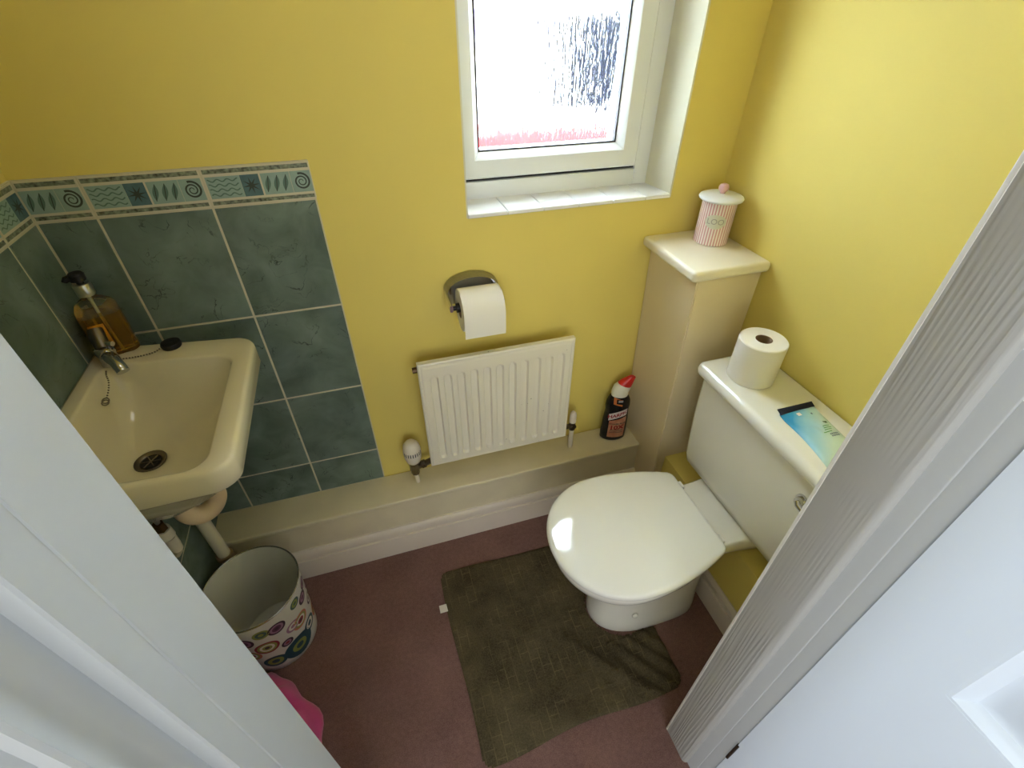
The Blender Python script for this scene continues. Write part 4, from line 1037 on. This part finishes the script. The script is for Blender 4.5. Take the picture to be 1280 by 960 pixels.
# ------------------------------------------------------------------ pedestal mat
def mat_inside(x, y):
    # outline of the mat: square with a U cut out for the pan foot
    return not (x > 1.005 and -0.600 < y < -0.392)
bm = bmesh.new()
def mrow(v):
    # v 0 (near, y=-.78) .. 1 (far, y=-.235)
    return v
NXm, NYm = 120, 112
MX0, MX1, MY0, MY1 = 0.608, 1.185, -0.775, -0.236
def mpos(u, v):
    x = MX0 + (MX1 - MX0) * u; y = MY0 + (MY1 - MY0) * v
    x += 0.010 * (v - .5) * (u < .5) * 0 + 0.006 * math.sin(v * 5.0 + .6) * (1 - u) + .004
    y += 0.030 * u * (1 - v) ** 2 * (1 - .4 * u) - 0.006 * math.sin(u * 9 + .5) * (1 - v) - 0.016 * u * v
    # rounded corners
    return x, y
def hm(x, y, u, v):
    # woven block relief, borders and a buckled ridge running into the near arm
    h = 0.0075
    bu, bv = min(u, 1 - u), min(v, 1 - v)
    e = min(bu * (MX1 - MX0), bv * (MY1 - MY0))
    if e < .012: h -= .004 * (1 - e / .012) ** 2
    h -= .0016 * math.exp(-((e - .062) / .004) ** 2)
    if e > .066:
        gx = abs(((x - .02) / .030) % 1 - .5); row = math.floor((x - .02) / .030); gy = abs(((y + .5 * .05 * (row % 2)) / .05) % 1 - .5)
        if gx > .43 or gy > .455: h += .0022
    # ridge
    p = Vector((x, y)); a = Vector((.930, -.560)); b = Vector((1.075, -.745))
    t = max(0, min(1, (p - a).dot(b - a) / (b - a).length_squared)); d = (p - (a + (b - a) * t)).length
    h += .014 * math.exp(-(d / .013) ** 2) * (.35 + .65 * t)
    if x > 1.03 and y < -.6: h += .004 + .0035 * math.sin((x * .8 + y * .6) * 150)
    h += .003 * noise.noise(Vector((x * 9, y * 9, 1.3))) + .002 * noise.noise(Vector((x * 22, y * 22, 5)))
    return max(.002, h)
vv = {}
for j in range(NYm + 1):
    for i in range(NXm + 1):
        u, v = i / NXm, j / NYm; x, y = mpos(u, v); vv[i, j] = (bm.verts.new((x, y, hm(x, y, u, v))), x, y)
for j in range(NYm):
    for i in range(NXm):
        u, v = (i + .5) / NXm, (j + .5) / NYm
        cu, cv = min(u, 1 - u) * .577, min(v, 1 - v) * .539
        if cu < .03 and cv < .03 and (cu - .03) ** 2 + (cv - .03) ** 2 > .03 ** 2: continue
        xm, ym = vv[i, j][1] + .002, vv[i, j][2] + .002
        dxp, dyp = xm - 1.115, abs(ym - CY) 
        if xm > 1.115 and dyp < .097: continue
        if xm <= 1.115 and math.hypot(dxp, dyp) < .099: continue
        bm.faces.new((vv[i, j][0], vv[i + 1, j][0], vv[i + 1, j + 1][0], vv[i, j + 1][0]))
bmesh.ops.delete(bm, geom=[v for v in bm.verts if not v.link_faces], context='VERTS')
bnd = [e for e in bm.edges if e.is_boundary]
ex = bmesh.ops.extrude_edge_only(bm, edges=bnd)
for g in ex['geom']:
    if isinstance(g, bmesh.types.BMVert): g.co.z = 0.0008
PM = thing('pedestal_mat', 'khaki cotton pedestal mat rumpled round the toilet foot', 'mat', (0.85, -0.5, 0))
link_mesh('pile', bm, mat_material(), PM, 60)
bm = bmesh.new(); box(bm, .586, .612, -.366, -.342, .003, .0042)
link_mesh('care_tag', bm, mat('white_tag', (230, 224, 210), 0.7), PM)

# ------------------------------------------------------------------ pink towel
PT = thing('pink_cloth', 'crumpled bright pink cloth lying on the carpet by the doorway', 'cloth', (0.14, -0.56, 0))
bm = bmesh.new(); rings = []
n = 72
def prad(a):
    return 1 + .10 * math.sin(3 * a + .6) + .07 * math.sin(7 * a + 1) + .05 * math.sin(12 * a)
for s, zf in ((1.0, 0.0), (1.02, .08), (.97, .22), (.86, .45), (.72, .68), (.54, .85), (.34, .96), (.14, 1.0), (.02, .98)):
    r = []
    for i in range(n):
        a = 2 * PI * i / n; k = s * prad(a)
        x = .132 + .098 * k * math.cos(a); y = -.560 + .185 * k * math.sin(a)
        x += -.40 * (y + .560)
        fold = .5 + .5 * math.sin(9 * a + 5 * s + 2 * noise.noise(Vector((x * 14, y * 14, 0))))
        z = .135 * zf * (.62 + .38 * fold) + .012 * noise.noise(Vector((x * 20, y * 20, 2))) * (zf > 0)
        r.append((x, y, max(.001, z)))
    rings.append(r)
loft(bm, rings)
PINK = mat('pink_towelling', (226, 84, 150), 0.95, var=0.25, vscale=18, bump=0.4, bscale=320, sheen=0.3)
link_mesh('folds', bm, PINK, PT, 70)

# ------------------------------------------------------------------ outside the window
struct('ground_outside', bxm(-6, 9, 0.30, 14, -0.35, -0.30), mat('pale_concrete', (186, 184, 178), 0.9, var=0.1, vscale=1.5), 'pale paved ground outside the window', 'ground')

V = thing('parked_van', 'white and red van with dark windows, blurred behind the obscured window glass', 'van', (2.6, 3.3, -0.30))
VW = mat('white_vehicle_paint', (214, 214, 214), 0.6, spec=0.1); VG = mat('dark_blue_vehicle_glass', (17, 21, 30), 0.9, spec=0.0); VT = mat('tyre_rubber', (26, 26, 26), 0.8)
bm = bmesh.new()
side = [(0.2, -.05), (5.2, -.05), (5.2, .75), (4.9, .95), (4.25, 1.55), (3.9, 1.66), (0.35, 1.66), (0.2, 1.5)]
loft(bm, [[(x, y, z) for x, z in side] for y in (2.5, 4.2)])
bmesh.ops.bevel(bm, geom=bm.edges[:], offset=0.05, segments=3, affect='EDGES')
link_mesh('body', bm, VW, V, 35)
link_mesh('side_window', bxm(1.93, 2.95, 2.488, 2.51, .84, 1.41, .02, 2), VG, V)
link_mesh('door_window', bxm(3.05, 3.8, 2.488, 2.51, .86, 1.36, .02, 2), VG, V)
link_mesh('side_vent', bxm(1.10, 1.80, 2.488, 2.51, 1.27, 1.50, .01, 2), mat('mauve_vent', (84, 72, 102), 0.9, spec=0.0), V)
link_mesh('red_lower_panel', bxm(0.4, 5.0, 2.490, 2.51, .22, .755, .005, 1), mat('red_panel', (160, 48, 50), 0.9, spec=0.0), V)
for wx_ in (1.15, 4.2):
    bm = bmesh.new(); tube(bm, [(wx_, 2.47, .02), (wx_, 2.72, .02)], .32, 32); tube(bm, [(wx_, 2.465, .02), (wx_, 2.49, .02)], .19, 24, mi=1)
    link_mesh('wheel', bm, [VT, mat('wheel_trim', (160, 160, 164), 0.3, metal=0.8)], V, 40)
